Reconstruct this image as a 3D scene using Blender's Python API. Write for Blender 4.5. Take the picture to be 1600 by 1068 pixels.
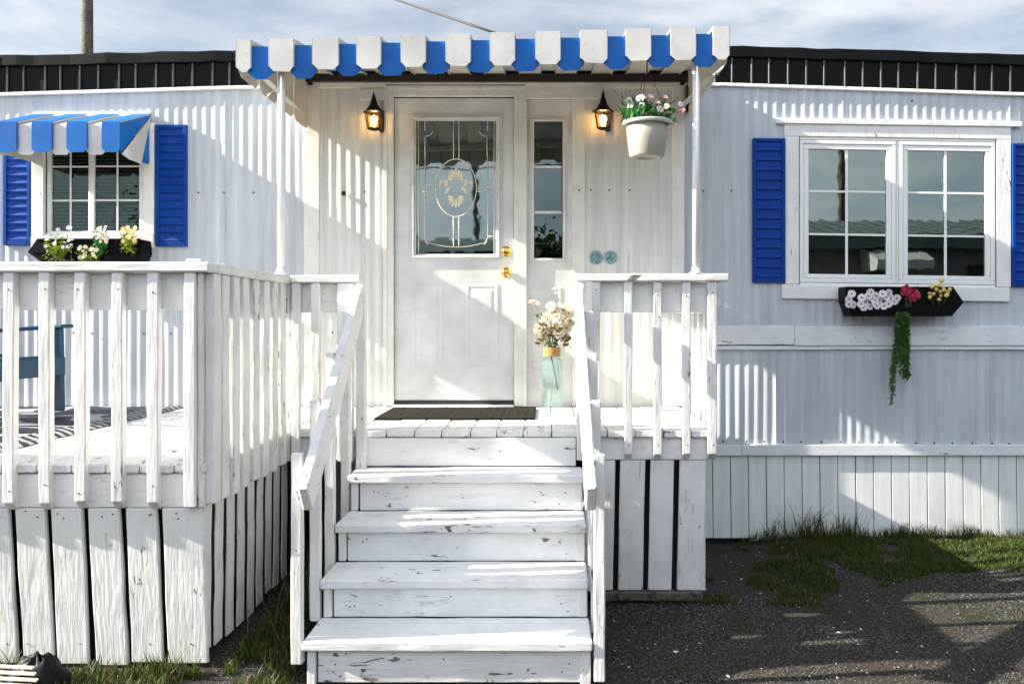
import bpy, math, random
from mathutils import Vector, Matrix, noise
R = math.radians
random.seed(7)
for o in list(bpy.data.objects): bpy.data.objects.remove(o)
sc = bpy.context.scene
C = sc.collection

# ------------------------------------------------------------------ camera
F = 1340.0; CAMD = 5.73; EYE = 1.48; VX = 855.0; VY = 500.0
cam_d = bpy.data.cameras.new('camera'); cam = bpy.data.objects.new('camera', cam_d); C.objects.link(cam)
cam.location = (0, -CAMD, EYE); cam.rotation_euler = (R(90), 0, 0)
cam_d.sensor_width = 36; cam_d.lens = F/1600*36
cam_d.shift_x = -(VX-800)/1600; cam_d.shift_y = -(534-VY)/1600
cam_d.clip_start = 0.05; cam_d.clip_end = 3000
sc.camera = cam

# ------------------------------------------------------------------ sky and sun
SUN = Vector((1, 0.115, -0.53)).normalized()          # the way the light travels
SUN_EL = math.asin(-SUN.z); SUN_AZ = math.atan2(-SUN.x, -SUN.y)
w = bpy.data.worlds.new('World'); sc.world = w; w.use_nodes = True
nt = w.node_tree; nt.nodes.clear()
def N(t, **k):
    n = nt.nodes.new(t)
    for a, b in k.items(): setattr(n, a, b)
    return n
out = N('ShaderNodeOutputWorld'); bg = N('ShaderNodeBackground'); bg.inputs[1].default_value = 0.074
sky = N('ShaderNodeTexSky', sky_type='NISHITA', sun_disc=False, sun_elevation=SUN_EL, sun_rotation=SUN_AZ % (2*math.pi))
sky.air_density = 1.0; sky.dust_density = 0.6; sky.ozone_density = 1.2
tc = N('ShaderNodeTexCoord'); mp = N('ShaderNodeMapping'); mp.inputs['Scale'].default_value = (1.0, 1.0, 3.2)
mp.inputs['Location'].default_value = (0.35, 0.2, 0.1)
nz = N('ShaderNodeTexNoise'); nz.inputs['Scale'].default_value = 2.6; nz.inputs['Detail'].default_value = 9; nz.inputs['Roughness'].default_value = 0.55; nz.inputs['Distortion'].default_value = 0.5
cr = N('ShaderNodeValToRGB'); cr.color_ramp.elements[0].position = 0.30; cr.color_ramp.elements[1].position = 0.56
cr.color_ramp.elements[0].color = (.12,.12,.12,1); cr.color_ramp.elements[1].color = (.97,.97,.97,1)
nz2 = N('ShaderNodeTexNoise'); nz2.inputs['Scale'].default_value = 5.5; nz2.inputs['Detail'].default_value = 6
cc = N('ShaderNodeValToRGB'); cc.color_ramp.elements[0].position = .3; cc.color_ramp.elements[1].position = .7
cc.color_ramp.elements[0].color = (4.1, 4.6, 5.6, 1); cc.color_ramp.elements[1].color = (6.9, 7.15, 7.4, 1)
mx = N('ShaderNodeMix', data_type='RGBA')
L = nt.links.new
L(tc.outputs['Generated'], mp.inputs[0]); L(mp.outputs[0], nz.inputs[0]); L(mp.outputs[0], nz2.inputs[0])
L(nz.outputs[0], cr.inputs[0]); L(nz2.outputs[0], cc.inputs[0])
L(cr.outputs[0], mx.inputs[0]); L(sky.outputs[0], mx.inputs[6]); L(cc.outputs[0], mx.inputs[7])
vm = N('ShaderNodeVectorMath', operation='DOT_PRODUCT'); vm.inputs[1].default_value = (-.62, -.74, .25)
L(tc.outputs['Generated'], vm.inputs[0])
mr = N('ShaderNodeMapRange'); mr.inputs[1].default_value = -.25; mr.inputs[2].default_value = .9; mr.inputs[3].default_value = .56; mr.inputs[4].default_value = 1.28
L(vm.outputs['Value'], mr.inputs[0])
vs_ = N('ShaderNodeVectorMath', operation='SCALE'); L(mx.outputs[2], vs_.inputs[0]); L(mr.outputs[0], vs_.inputs['Scale'])
L(vs_.outputs[0], bg.inputs[0]); L(bg.outputs[0], out.inputs[0])

sl = bpy.data.lights.new('sun', 'SUN'); sl.energy = 5.0; sl.angle = R(0.6); sl.color = (1, .93, .79)
so = bpy.data.objects.new('sun', sl); C.objects.link(so)
so.rotation_euler = SUN.to_track_quat('-Z', 'Y').to_euler(); so.location = (-20, -8, 15)
sc.view_settings.view_transform = 'Standard'; sc.view_settings.look = 'None'
sc.view_settings.exposure = 1.80; sc.view_settings.gamma = 1
sc.render.engine = 'CYCLES'

# ------------------------------------------------------------------ helpers
def P(px, py, Y=0.0):
    d = Y + CAMD
    return Vector(((px-VX)*d/F, Y, EYE-(py-VY)*d/F))
def PX(px, Y=0.0): return (px-VX)*(Y+CAMD)/F
def PZ(py, Y=0.0): return EYE-(py-VY)*(Y+CAMD)/F
OFF = {}
class MB:
    def __init__(s): s.v = []; s.f = []; s.m = []; s.sm = []
    def add(s, vs, fs, mi=0, smooth=False):
        b = len(s.v); s.v += [Vector(q) for q in vs]
        for f in fs:
            s.f.append([i+b for i in f]); s.m.append(mi); s.sm.append(smooth)
        return s
    def board(s, a, b, wv, tv, c=.003, seg=None, jit=0.0, mi=0):
        """bar from a to b; wv and tv are full width and thickness vectors"""
        a = Vector(a); b = Vector(b); wv = Vector(wv); tv = Vector(tv)
        ax = b-a; ln = ax.length
        if seg is None: seg = max(1, int(ln/.12)) if jit else 1
        w2 = wv.length/2; t2 = tv.length/2; wu = wv.normalized(); tu = tv.normalized()
        c = min(c, w2*.45, t2*.45)
        prof = [(-w2+c,-t2),(w2-c,-t2),(w2,-t2+c),(w2,t2-c),(w2-c,t2),(-w2+c,t2),(-w2,t2-c),(-w2,-t2+c)]
        au = ax.normalized(); vs = []; stations = [0.0]
        if c < ln*.4: stations = [0.0, c] + [ln*i/seg for i in range(1, seg)] + [ln-c, ln]
        else: stations = [0.0, ln]
        for k, st in enumerate(stations):
            end = (k == 0 or k == len(stations)-1) and len(stations) > 2
            ja = random.uniform(-jit, jit); jb = random.uniform(-jit, jit)
            for (u, v) in prof:
                if end: u2 = u*(w2-c)/w2; v2 = v*(t2-c)/t2
                else: u2, v2 = u, v
                q = a + au*st + wu*(u2+ja+random.uniform(-jit,jit)*.5) + tu*(v2+jb+random.uniform(-jit,jit)*.5)
                vs.append(q)
        fs = [list(range(7, -1, -1))]
        n = len(stations)
        for k in range(n-1):
            for i in range(8):
                j = (i+1) % 8
                fs.append([k*8+i, k*8+j, (k+1)*8+j, (k+1)*8+i])
        fs.append([(n-1)*8+i for i in range(8)])
        if wu.cross(tu).dot(au) < 0: fs = [f[::-1] for f in fs]
        return s.add(vs, fs, mi)
    def bx(s, x0, x1, y0, y1, z0, z1, c=.003, jit=0.0, seg=None, mi=0):
        dx, dy, dz = x1-x0, y1-y0, z1-z0; cx, cy, cz = (x0+x1)/2, (y0+y1)/2, (z0+z1)/2
        m = max(abs(dx), abs(dy), abs(dz))
        if m == abs(dx): return s.board((x0,cy,cz),(x1,cy,cz),(0,dy,0),(0,0,dz),c,seg,jit,mi)
        if m == abs(dz): return s.board((cx,cy,z0),(cx,cy,z1),(dx,0,0),(0,dy,0),c,seg,jit,mi)
        return s.board((cx,y0,cz),(cx,y1,cz),(0,0,dz),(dx,0,0),c,seg,jit,mi)
    def prism(s, pts, ext, mi=0):
        """pts: 3D polygon; ext: extrusion vector"""
        pts = [Vector(p) for p in pts]; ext = Vector(ext); n = len(pts)
        nrm = Vector((0,0,0))
        for i in range(n): nrm += pts[i].cross(pts[(i+1) % n])
        if nrm.dot(ext) > 0: pts = pts[::-1]
        fs = [list(range(n)), list(range(2*n-1, n-1, -1))]
        for i in range(n):
            j = (i+1) % n; fs.append([j, i, n+i, n+j])
        return s.add(pts+[p+ext for p in pts], fs, mi)
    def tube(s, pts, r, seg=8, mi=0, smooth=True, r2=None):
        pts = [Vector(p) for p in pts]; n = len(pts); vs = []
        ref = None
        for k in range(n):
            t = (pts[min(k+1,n-1)]-pts[max(k-1,0)]).normalized()
            if ref is None: ref = t.orthogonal().normalized()
            ref = (ref - t*ref.dot(t)); ref = ref.normalized() if ref.length > 1e-6 else t.orthogonal().normalized()
            bt = t.cross(ref)
            rr = r if r2 is None else r+(r2-r)*k/(n-1)
            for i in range(seg):
                a = 2*math.pi*i/seg; vs.append(pts[k]+(ref*math.cos(a)+bt*math.sin(a))*rr)
        fs = [list(range(seg-1,-1,-1))]
        for k in range(n-1):
            for i in range(seg):
                j = (i+1) % seg; fs.append([k*seg+i,k*seg+j,(k+1)*seg+j,(k+1)*seg+i])
        fs.append([(n-1)*seg+i for i in range(seg)])
        return s.add(vs, fs, mi, smooth)
    def lathe(s, prof, c, seg=32, mi=0, smooth=True, axis='Z'):
        c = Vector(c); vs = []; n = len(prof)
        for (r, z) in prof:
            for i in range(seg):
                a = 2*math.pi*i/seg
                if axis == 'Z': vs.append(c+Vector((r*math.cos(a), r*math.sin(a), z)))
                else: vs.append(c+Vector((r*math.cos(a), -z, r*math.sin(a))))
        fs = []
        for k in range(n-1):
            for i in range(seg):
                j = (i+1) % seg; fs.append([k*seg+i,k*seg+j,(k+1)*seg+j,(k+1)*seg+i])
        if prof[0][0] > 1e-5: fs.append(list(range(seg-1,-1,-1)))
        if prof[-1][0] > 1e-5: fs.append([(n-1)*seg+i for i in range(seg)])
        return s.add(vs, fs, mi, smooth)
    def nail(s, x, y, z, mi=1, r=.0035):
        return s.lathe([(.0001,0),(r,0),(r,.0012),(.0001,.0016)], (x,y,z), 7, mi, False, 'Y')
    def blob(s, c, r, mi=0, sx=1, sy=1, sz=1):
        prof = [(max(1e-6, math.sin(math.pi*k/6)*r), -math.cos(math.pi*k/6)*r) for k in range(7)]
        b = len(s.v); s.lathe(prof, (0,0,0), 9, mi)
        for i in range(b, len(s.v)):
            q = s.v[i]; s.v[i] = Vector(c)+Vector((q.x*sx,q.y*sy,q.z*sz))
        return s
    def xf(s, M, start=0):
        for i in range(start, len(s.v)): s.v[i] = M @ s.v[i]
        return s
    def shear(s, X0, k):
        for q in s.v: q.z += k*(q.x-X0)
        return s
    def build(s, name, mat, parent=None, loc=None):
        me = bpy.data.meshes.new(name)
        off = OFF[parent.name] if parent is not None else (Vector(loc) if loc is not None else Vector((0,0,0)))
        me.from_pydata([q-off for q in s.v], [], s.f)
        me.polygons.foreach_set('use_smooth', s.sm)
        mats = mat if isinstance(mat, (list, tuple)) else [mat]
        for m in mats: me.materials.append(m)
        me.polygons.foreach_set('material_index', s.m)
        me.update()
        o = bpy.data.objects.new(name, me); C.objects.link(o)
        if parent is not None: o.parent = parent
        else: o.location = off
        OFF[o.name] = off
        return o
def tag(o, label=None, cat=None, group=None, kind=None):
    if label: o['label'] = label
    if cat: o['category'] = cat
    if group: o['group'] = group
    if kind: o['kind'] = kind
    return o
def thing(name, loc, label, cat, group=None):
    o = bpy.data.objects.new(name, None); C.objects.link(o); o.location = loc; o.empty_display_size = .1
    OFF[o.name] = Vector(loc); return tag(o, label, cat, group)
def copypart(src, parent, loc, rot=None):
    c = src.copy(); C.objects.link(c); c.parent = parent; c.location = Vector(loc)-OFF[parent.name]
    return c

# ------------------------------------------------------------------ materials
def mat(name, col, rough=.5, metal=0, spec=.5, trans=0, emis=None, estr=0, coat=0, alpha=None):
    m = bpy.data.materials.new(name); m.use_nodes = True
    b = m.node_tree.nodes['Principled BSDF']
    b.inputs['Base Color'].default_value = (*col, 1); b.inputs['Roughness'].default_value = rough
    b.inputs['Metallic'].default_value = metal; b.inputs['Specular IOR Level'].default_value = spec
    b.inputs['Transmission Weight'].default_value = trans
    if coat: b.inputs['Coat Weight'].default_value = coat
    if emis: b.inputs['Emission Color'].default_value = (*emis,1); b.inputs['Emission Strength'].default_value = estr
    return m
class NG:
    def __init__(s, m): s.t = m.node_tree; s.b = s.t.nodes['Principled BSDF']
    def n(s, t, **k):
        q = s.t.nodes.new(t)
        for a, b in k.items(): setattr(q, a, b)
        return q
    def l(s, a, b): s.t.links.new(a, b)
    def coords(s, scale=(1,1,1), rnd=True):
        tc = s.n('ShaderNodeTexCoord'); mp = s.n('ShaderNodeMapping'); mp.inputs['Scale'].default_value = scale
        s.l(tc.outputs['Object'], mp.inputs[0])
        if rnd:
            oi = s.n('ShaderNodeObjectInfo'); mm = s.n('ShaderNodeMath', operation='MULTIPLY'); mm.inputs[1].default_value = 37.0
            s.l(oi.outputs['Random'], mm.inputs[0])
            cx = s.n('ShaderNodeCombineXYZ'); s.l(mm.outputs[0], cx.inputs[0]); s.l(mm.outputs[0], cx.inputs[2])
            s.l(cx.outputs[0], mp.inputs['Location'])
        return mp.outputs[0]
    def noise(s, co, scale, detail=4, rough=.55, dist=0):
        q = s.n('ShaderNodeTexNoise'); q.inputs['Scale'].default_value = scale; q.inputs['Detail'].default_value = detail
        q.inputs['Roughness'].default_value = rough; q.inputs['Distortion'].default_value = dist
        s.l(co, q.inputs['Vector']); return q.outputs[0]
    def ramp(s, v, stops):
        q = s.n('ShaderNodeValToRGB'); e = q.color_ramp.elements
        while len(e) < len(stops): e.new(.5)
        for i, (p, c) in enumerate(stops):
            e[i].position = p; e[i].color = (*c, 1) if not isinstance(c, (int, float)) else (c,c,c,1)
        s.l(v, q.inputs[0]); return q.outputs[0]
    def mix(s, f, a, b, blend='MIX'):
        q = s.n('ShaderNodeMix', data_type='RGBA', blend_type=blend)
        for i, v in ((0,f),(6,a),(7,b)):
            if isinstance(v, (int,float)): q.inputs[i].default_value = v
            elif isinstance(v, tuple): q.inputs[i].default_value = (*v,1)
            else: s.l(v, q.inputs[i])
        return q.outputs[2]
    def bump(s, h, strength=.5, dist=.002, prev=None):
        q = s.n('ShaderNodeBump'); q.inputs['Strength'].default_value = strength; q.inputs['Distance'].default_value = dist
        s.l(h, q.inputs['Height'])
        if prev is not None: s.l(prev, q.inputs['Normal'])
        s.l(q.outputs[0], s.b.inputs['Normal']); return q.outputs[0]

def wood_paint(name, axis, col=(.78,.775,.75), chips=.632, bstr=.8):
    m = mat(name, col, .55); g = NG(m)
    st = [1,1,1]; st[axis] = .12
    co = g.coords(tuple(st)); co1 = g.coords((1,1,1))
    grain = g.noise(co, 75, 6, .65, .25); flake = g.noise(co, 26, 5, .6, .8)
    cm = g.coords(tuple([1 if i != axis else .35 for i in range(3)]))
    chip = g.noise(cm, 26, 7, .62, .8); area = g.noise(co1, 3.2, 3)
    am = g.ramp(area, [(.42, .0), (.62, .075)])
    add = g.n('ShaderNodeMath', operation='ADD'); g.l(chip, add.inputs[0]); g.l(am, add.inputs[1])
    bv = g.n('ShaderNodeBevel', samples=3); bv.inputs[0].default_value = .007; ge = g.n('ShaderNodeNewGeometry')
    dp = g.n('ShaderNodeVectorMath', operation='DOT_PRODUCT'); g.l(bv.outputs[0], dp.inputs[0]); g.l(ge.outputs['Normal'], dp.inputs[1])
    em = g.ramp(dp.outputs['Value'], [(.80, .105), (.985, 0)]); ad2 = g.n('ShaderNodeMath', operation='ADD'); g.l(add.outputs[0], ad2.inputs[0]); g.l(em, ad2.inputs[1])
    cf = g.ramp(ad2.outputs[0], [(chips+.085, 0), (chips+.10, 1)])
    dirt = g.noise(co1, 7, 5)
    dcol = g.ramp(dirt, [(.3, tuple(c*.86 for c in col)), (.62, col)])
    line = g.ramp(g.noise(co, 34, 3, .5, .3), [(.28, .88), (.36, 1)])
    dcol = g.mix(1, dcol, line, 'MULTIPLY')
    st2 = [1,1,1]; st2[axis] = .035; cr1 = g.noise(g.coords(tuple(st2)), 38, 4, .6, .15)
    ck = g.ramp(cr1, [(.487,0),(.4985,1),(.5015,1),(.513,0)]); ckm = g.ramp(g.noise(g.coords((1,1,1)), 5, 4), [(.56,0),(.66,.8)])
    dcol = g.mix(g.mix(1, ck, ckm, 'MULTIPLY'), dcol, (.10,.09,.08))
    bare = g.ramp(grain, [(.35, (.05,.045,.04)), (.65, (.24,.21,.18))])
    g.l(g.mix(cf, dcol, bare), g.b.inputs['Base Color'])
    b1 = g.bump(grain, bstr*.55, .003); b2 = g.bump(flake, bstr*.6, .006, b1)
    inv = g.n('ShaderNodeMath', operation='SUBTRACT'); inv.inputs[0].default_value = 1; g.l(cf, inv.inputs[1])
    g.bump(inv.outputs[0], .6, .002, b2)
    return m
M = {}
M['pz'] = wood_paint('white paint vertical grain', 2)
M['px'] = wood_paint('white paint long grain', 0)
M['py'] = wood_paint('white paint deep grain', 1)
M['pzs'] = wood_paint('white paint skirt boards', 2, (.76,.76,.73), .622, 1.15)
M['rust'] = mat('rusty nail head', (.06,.035,.02), .8)
M['pyd'] = wood_paint('white paint deck boards', 1, (.76,.76,.74), .60, .8)
M['pxs'] = wood_paint('white paint stair boards', 0, (.77,.775,.77), .604, .9)
M['peelx'] = wood_paint('peeling white paint long grain', 0, (.76,.76,.74), .555, 1.3)
M['peelz'] = wood_paint('peeling white paint upright grain', 2, (.76,.755,.73), .575, 1.3)
M['peely'] = wood_paint('peeling white paint deck ends', 1, (.76,.755,.73), .565, 1.0)
M['cream'] = wood_paint('warm lit cream trim', 2, (.78,.77,.72), .75, .3)  # warm entrance light mixed into the creamy trim and header colour
M['creamx'] = wood_paint('warm lit cream header', 0, (.78,.77,.72), .75, .3)
M['trimw'] = wood_paint('white window trim paint', 2, (.82,.81,.78), .622, .5)

def siding(name, col, tint):
    m = mat(name, col, .6, 0, .3); g = NG(m)
    co = g.coords((1,1,.06), False); streak = g.noise(co, 18, 5, .6); co1 = g.coords((1,1,1), False)
    big = g.noise(co1, 1.7, 4)
    c1 = g.ramp(streak, [(.35, tuple(c*.84 for c in col)), (.6, col), (.75, tint)])
    c2 = g.ramp(big, [(.35, .90), (.65, 1.0)])
    fine = g.ramp(g.noise(co1, 55, 5, .7), [(.28, .80), (.36, 1)])
    run = g.ramp(g.noise(g.coords((1,1,.09), False), 30, 4, .6), [(.64, 0), (.74, .55)]); rm = g.ramp(g.noise(co1, 1.1, 3), [(.45,0),(.62,1)])
    c1 = g.mix(g.mix(1, run, rm, 'MULTIPLY'), c1, (.36,.35,.32))
    g.l(g.mix(1, g.mix(1, c1, c2, 'MULTIPLY'), fine, 'MULTIPLY'), g.b.inputs['Base Color'])
    g.bump(g.noise(co1, 9, 4), .25, .004); return m
M['siding'] = siding('white corrugated siding', (.55,.585,.625), (.66,.69,.72))
M['panel'] = siding('warm lit cream panel', (.72,.715,.68), (.78,.775,.74))  # cream tone carries the warm light of the entrance
M['skirt'] = siding('white vinyl skirting', (.80,.82,.79), (.80,.81,.77))
M['belt'] = wood_paint('white belt board', 0, (.74,.76,.77), .635, .35)
def speckled(name, col, rough, dark, amount=.35, scale=40, spec=.5, bumps=.3):
    m = mat(name, col, rough, 0, spec); g = NG(m); co = g.coords((1,1,1))
    f = g.ramp(g.noise(co, scale, 6, .7), [(amount-.04, 0), (amount+.03, 1)])
    v = g.ramp(g.noise(co, 4, 4), [(.3, .76), (.7, 1.06)])
    g.l(g.mix(1, g.mix(f, dark, col), v, 'MULTIPLY'), g.b.inputs['Base Color'])
    g.bump(g.noise(co, 25, 4), bumps, .002); return m
M['aw_white'] = speckled('awning white enamel', (.60,.59,.57), .4, (.22,.21,.17), .345, 75)
M['aw_blue'] = speckled('awning blue enamel', (.002,.125,.46), .45, (.012,.17,.45), .33, 30, .25)
M['aw_under'] = speckled('awning underside', (.62,.60,.54), .55, (.42,.40,.34), .3, 30)
M['shut'] = speckled('blue shutter plastic', (.001,.048,.28), .5, (.004,.075,.34), .3, 20, .15)
M['blackm'] = speckled('black painted metal', (.004,.005,.004), .5, (.16,.16,.14), .275, 30, .12)
M['blackf'] = mat('black iron', (.006,.006,.006), .6, 0, .25)
M['whitem'] = mat('white enamel metal', (.80,.80,.78), .3)
M['vinyl'] = mat('white window vinyl', (.82,.82,.79), .35)
M['door'] = speckled('white door enamel', (.74,.745,.73), .42, (.60,.60,.57), .27, 9, .5, .12)
M['doorc'] = speckled('cream door panel enamel', (.75,.745,.71), .42, (.62,.60,.56), .27, 9, .5, .12)
M['brass'] = mat('brass', (.75,.50,.12), .2, 1)
M['came'] = mat('pale brass came', (.86,.80,.62), .4, .1)
M['seal'] = mat('dark gasket', (.02,.02,.018), .6)
M['dark'] = mat('dark void', (.01,.01,.01), .9)  # near-black fill standing in for shade behind skirts and under steps
M['room'] = mat('interior wall', (.06,.058,.05), .9)
M['blind'] = mat('grey blind', (.42,.42,.38), .6)
M['mat'] = speckled('coir door mat', (.028,.024,.018), .95, (.012,.010,.008), .5, 120, .1, 1.0)
M['teal'] = mat('teal plastic', (.010,.060,.12), .4)
M['planter'] = mat('black planter plastic', (.003,.0035,.003), .55, 0, .10)
M['pot'] = mat('cream plastic pot', (.36,.34,.285), .42)
M['potrim'] = mat('pale green pot rim', (.45,.50,.44), .42)
M['soil'] = mat('potting soil', (.03,.02,.012), .95)
M['twine'] = speckled('tan twine', (.50,.30,.11), .85, (.25,.14,.05), .45, 150, .2, 1)
M['stem'] = mat('green stem', (.05,.10,.02), .6)
M['wire'] = mat('dark cable', (.01,.01,.01), .6)
M['polew'] = speckled('weathered pole wood', (.13,.115,.09), .85, (.05,.045,.035), .45, 20, .2, .6)
M['disc'] = speckled('teal grey disc', (.26,.42,.45), .5, (.10,.20,.24), .47, 60)
M['cream_h'] = mat('cream ribbed plastic', (.62,.58,.48), .5)
def leafmat(name, c1, c2, tr=.25):
    m = mat(name, c1, .55, 0, .3); g = NG(m); co = g.coords((1,1,1))
    g.l(g.ramp(g.noise(co, 40, 3), [(.35, c1), (.65, c2)]), g.b.inputs['Base Color'])
    g.b.inputs['Subsurface Weight'].default_value = 0
    t = g.n('ShaderNodeBsdfTranslucent'); t.inputs[0].default_value = (*c2,1); ms = g.n('ShaderNodeMixShader'); ms.inputs[0].default_value = tr
    o = m.node_tree.nodes['Material Output']; g.l(g.b.outputs[0], ms.inputs[1]); g.l(t.outputs[0], ms.inputs[2]); g.l(ms.outputs[0], o.inputs[0])
    return m
M['grass'] = leafmat('grass blades', (.014,.036,.003), (.055,.088,.007))
M['drygrass'] = leafmat('dry grass', (.10,.085,.03), (.20,.17,.075))
M['leaf'] = leafmat('bright leaves', (.02,.16,.03), (.06,.28,.05))
M['leafy'] = leafmat('yellow green leaves', (.12,.22,.02), (.30,.36,.04))
M['leafd'] = leafmat('dark leaves', (.015,.05,.012), (.04,.10,.02))
M['leafo'] = leafmat('olive leaves', (.10,.09,.02), (.20,.15,.04))
M['ivy'] = leafmat('ivy leaves', (.03,.10,.025), (.10,.19,.05))
M['tree'] = leafmat('tree leaves', (.02,.045,.012), (.05,.085,.02))
M['pwhite'] = leafmat('white petals', (.80,.78,.80), (.75,.72,.78), .15)
M['pcream'] = leafmat('cream petals', (.86,.80,.68), (.82,.72,.54), .15)
M['pink'] = leafmat('pink petals', (.72,.36,.42), (.75,.55,.55), .15)
M['crimson'] = leafmat('crimson petals', (.38,.02,.06), (.50,.04,.10), .1)
M['yellow'] = leafmat('yellow buds', (.70,.48,.12), (.75,.62,.22), .1)
M['centre'] = mat('flower centre', (.35,.20,.05), .8)

def glass(name, refl, tint, rough=.0, wav=0):
    m = bpy.data.materials.new(name); m.use_nodes = True; t = m.node_tree; t.nodes.clear()
    o = t.nodes.new('ShaderNodeOutputMaterial'); mxs = t.nodes.new('ShaderNodeMixShader'); mxs.inputs[0].default_value = refl
    tr = t.nodes.new('ShaderNodeBsdfTransparent'); tr.inputs[0].default_value = (*tint,1)
    gl = t.nodes.new('ShaderNodeBsdfGlossy'); gl.inputs['Roughness'].default_value = rough; gl.inputs[0].default_value = (.86,1.0,.94,1)
    t.links.new(tr.outputs[0], mxs.inputs[1]); t.links.new(gl.outputs[0], mxs.inputs[2]); t.links.new(mxs.outputs[0], o.inputs[0])
    if wav:
        tc = t.nodes.new('ShaderNodeTexCoord'); n = t.nodes.new('ShaderNodeTexNoise'); n.inputs['Scale'].default_value = 6
        b = t.nodes.new('ShaderNodeBump'); b.inputs['Distance'].default_value = .01; b.inputs['Strength'].default_value = wav
        t.links.new(tc.outputs['Object'], n.inputs[0]); t.links.new(n.outputs[0], b.inputs['Height']); t.links.new(b.outputs[0], gl.inputs['Normal'])
    return m
M['glass'] = glass('window glass', .17, (.45,.48,.46), 0, .03)
M['glassd'] = glass('door glass', .19, (.06,.08,.07), .02, .04)
M['glassdk'] = glass('sidelight glass', .11, (.10,.12,.11), 0, .03)
M['glassl'] = glass('left window glass', .03, (.66,.75,.72), 0, .03)

# ground
def ground_mat():
    m = mat('gravelly asphalt', (.06,.06,.06), .9, 0, .25); g = NG(m); co = g.coords((1,1,1), False)
    v = g.n('ShaderNodeTexVoronoi'); v.inputs['Scale'].default_value = 150; g.l(co, v.inputs['Vector'])
    ag = g.ramp(v.outputs['Color'], [(.3, (.008,.008,.009)), (.66, (.022,.0215,.021)), (.93, (.22,.205,.17))])
    base = g.mix(g.ramp(g.noise(co, 1.3, 5), [(.42,0),(.6,1)]), ag, g.mix(.5, ag, (.035,.029,.021)))
    f = g.ramp(g.noise(co, 140, 3, .7), [(.68,0),(.71,1)])
    c = g.mix(f, base, (.34,.32,.28))
    sx = g.n('ShaderNodeSeparateXYZ'); g.l(co, sx.inputs[0])
    # earth and moss patches
    e = g.ramp(g.noise(co, .9, 6, .6), [(.50,0),(.56,1)])
    c = g.mix(g.mix(.5, e, (0,0,0)), c, (.030,.024,.017))
    mo = g.ramp(g.noise(co, 2.6, 6, .65), [(.60,0),(.66,.8)])
    c = g.mix(mo, c, (.014,.022,.006))
    g.l(c, g.b.inputs['Base Color'])
    b1 = g.bump(v.outputs['Distance'], .7, .006); g.bump(g.noise(co, 12, 6, .7), .6, .02, b1)
    return m
M['ground'] = ground_mat()
M['stone'] = speckled('gravel stones', (.10,.093,.08), .85, (.02,.02,.0195), .45, 60, .2)
M['scrap'] = mat('white paint flakes', (.75,.74,.70), .7)

# ================================================================== SETTING: ground
def hgt(x, y):
    h = .0 + .012*noise.noise(Vector((x*1.3, y*1.3, 0))) + .006*noise.noise(Vector((x*5, y*5, 3)))
    if y > -1.6:                                   # grassy mound along the right skirting
        a = max(0, min(1, (x-1.2)/.5)); b = max(0, min(1, (y+1.35)/.7))
        h += a*b*(.045+.02*noise.noise(Vector((x*3, y*4, 1))))
    a = max(0, min(1, (-1.04-x)/.12)); h += .085*a*a*(3-2*a)
    return h-.012
def lin(a, b, n): return [a+(b-a)*i/n for i in range(n+1)]
xs = [-400,-120,-40,-15,-8] + lin(-5, 5, 200) + [8,15,40,120,400]
ys = [-400,-120,-40,-15,-7] + lin(-3.6, .2, 90) + [4,15,40,120,400]
vs = [(x, y, hgt(x,y) if abs(x) <= 5 and -3.6 <= y <= .2 else -.012) for y in ys for x in xs]
nx = len(xs)
fs = [[j*nx+i, j*nx+i+1, (j+1)*nx+i+1, (j+1)*nx+i] for j in range(len(ys)-1) for i in range(nx-1)]
g = MB().add(vs, fs, 0, True).build('ground', M['ground']); tag(g, kind='structure')

# ================================================================== MOBILE HOME
DZ = .905                                          # deck floor height
def ztrim(x):
    pts = [(-7.5,2.90),(-3.65,2.984),(-2.09,3.03),(1.175,3.05),(3.18,2.984),(6.5,2.90)]
    for (a, za), (b, zb) in zip(pts, pts[1:]):
        if x <= b: return za+(zb-za)*(x-a)/(b-a)
    return pts[-1][1]
home = thing('mobile_home', (0, 2, 0), 'long white mobile home with corrugated siding, blue shutters and black ribbed fascia', 'mobile home')

def wall_sheet(x0, x1, zs, holes, amp, per, y0=0.0, ztop=True, step=10):
    n = int((x1-x0)/per*step); X = [x0+(x1-x0)*i/n for i in range(n+1)]
    for (a, b, c, d) in holes: X += [a, b]
    X = sorted(set(round(x, 5) for x in X)); Z = sorted(set(zs+[h[2] for h in holes]+[h[3] for h in holes]))
    mb = MB(); rows = []
    for zi in Z+([None] if ztop else []):
        row = []
        for x in X:
            ph = (x % per)/per
            zq = zi or 3; am_ = amp*(1+.55*noise.noise(Vector((x*3.1, zq*1.9, 9)))); yy = y0 + am_*math.cos(2*math.pi*(ph+.06*noise.noise(Vector((x*4,zq,2))))) + .0035*noise.noise(Vector((x*1.3, zq*1.5, 0)))+.0012*noise.noise(Vector((x*9,zq*6,1)))
            row.append((x, yy, (ztrim(x) if zi is None else zi)))
        rows.append(row)
    m = len(X); vs = [p for r in rows for p in r]; fs = []
    for j in range(len(rows)-1):
        za = rows[j][0][2]; zb = rows[j+1][0][2]
        for i in range(m-1):
            cx = (X[i]+X[i+1])/2; cz = (za+zb)/2
            if any(a < cx < b and c < cz < d for a, b, c, d in holes): continue
            fs.append([j*m+i, j*m+i+1, (j+1)*m+i+1, (j+1)*m+i])
    mb.add(vs, fs, 0, True); return mb
LW = (PX(70), PX(226), PZ(370), PZ(200))           # left window opening
RW = (PX(1246), PX(1555), PZ(447), PZ(217))
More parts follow.
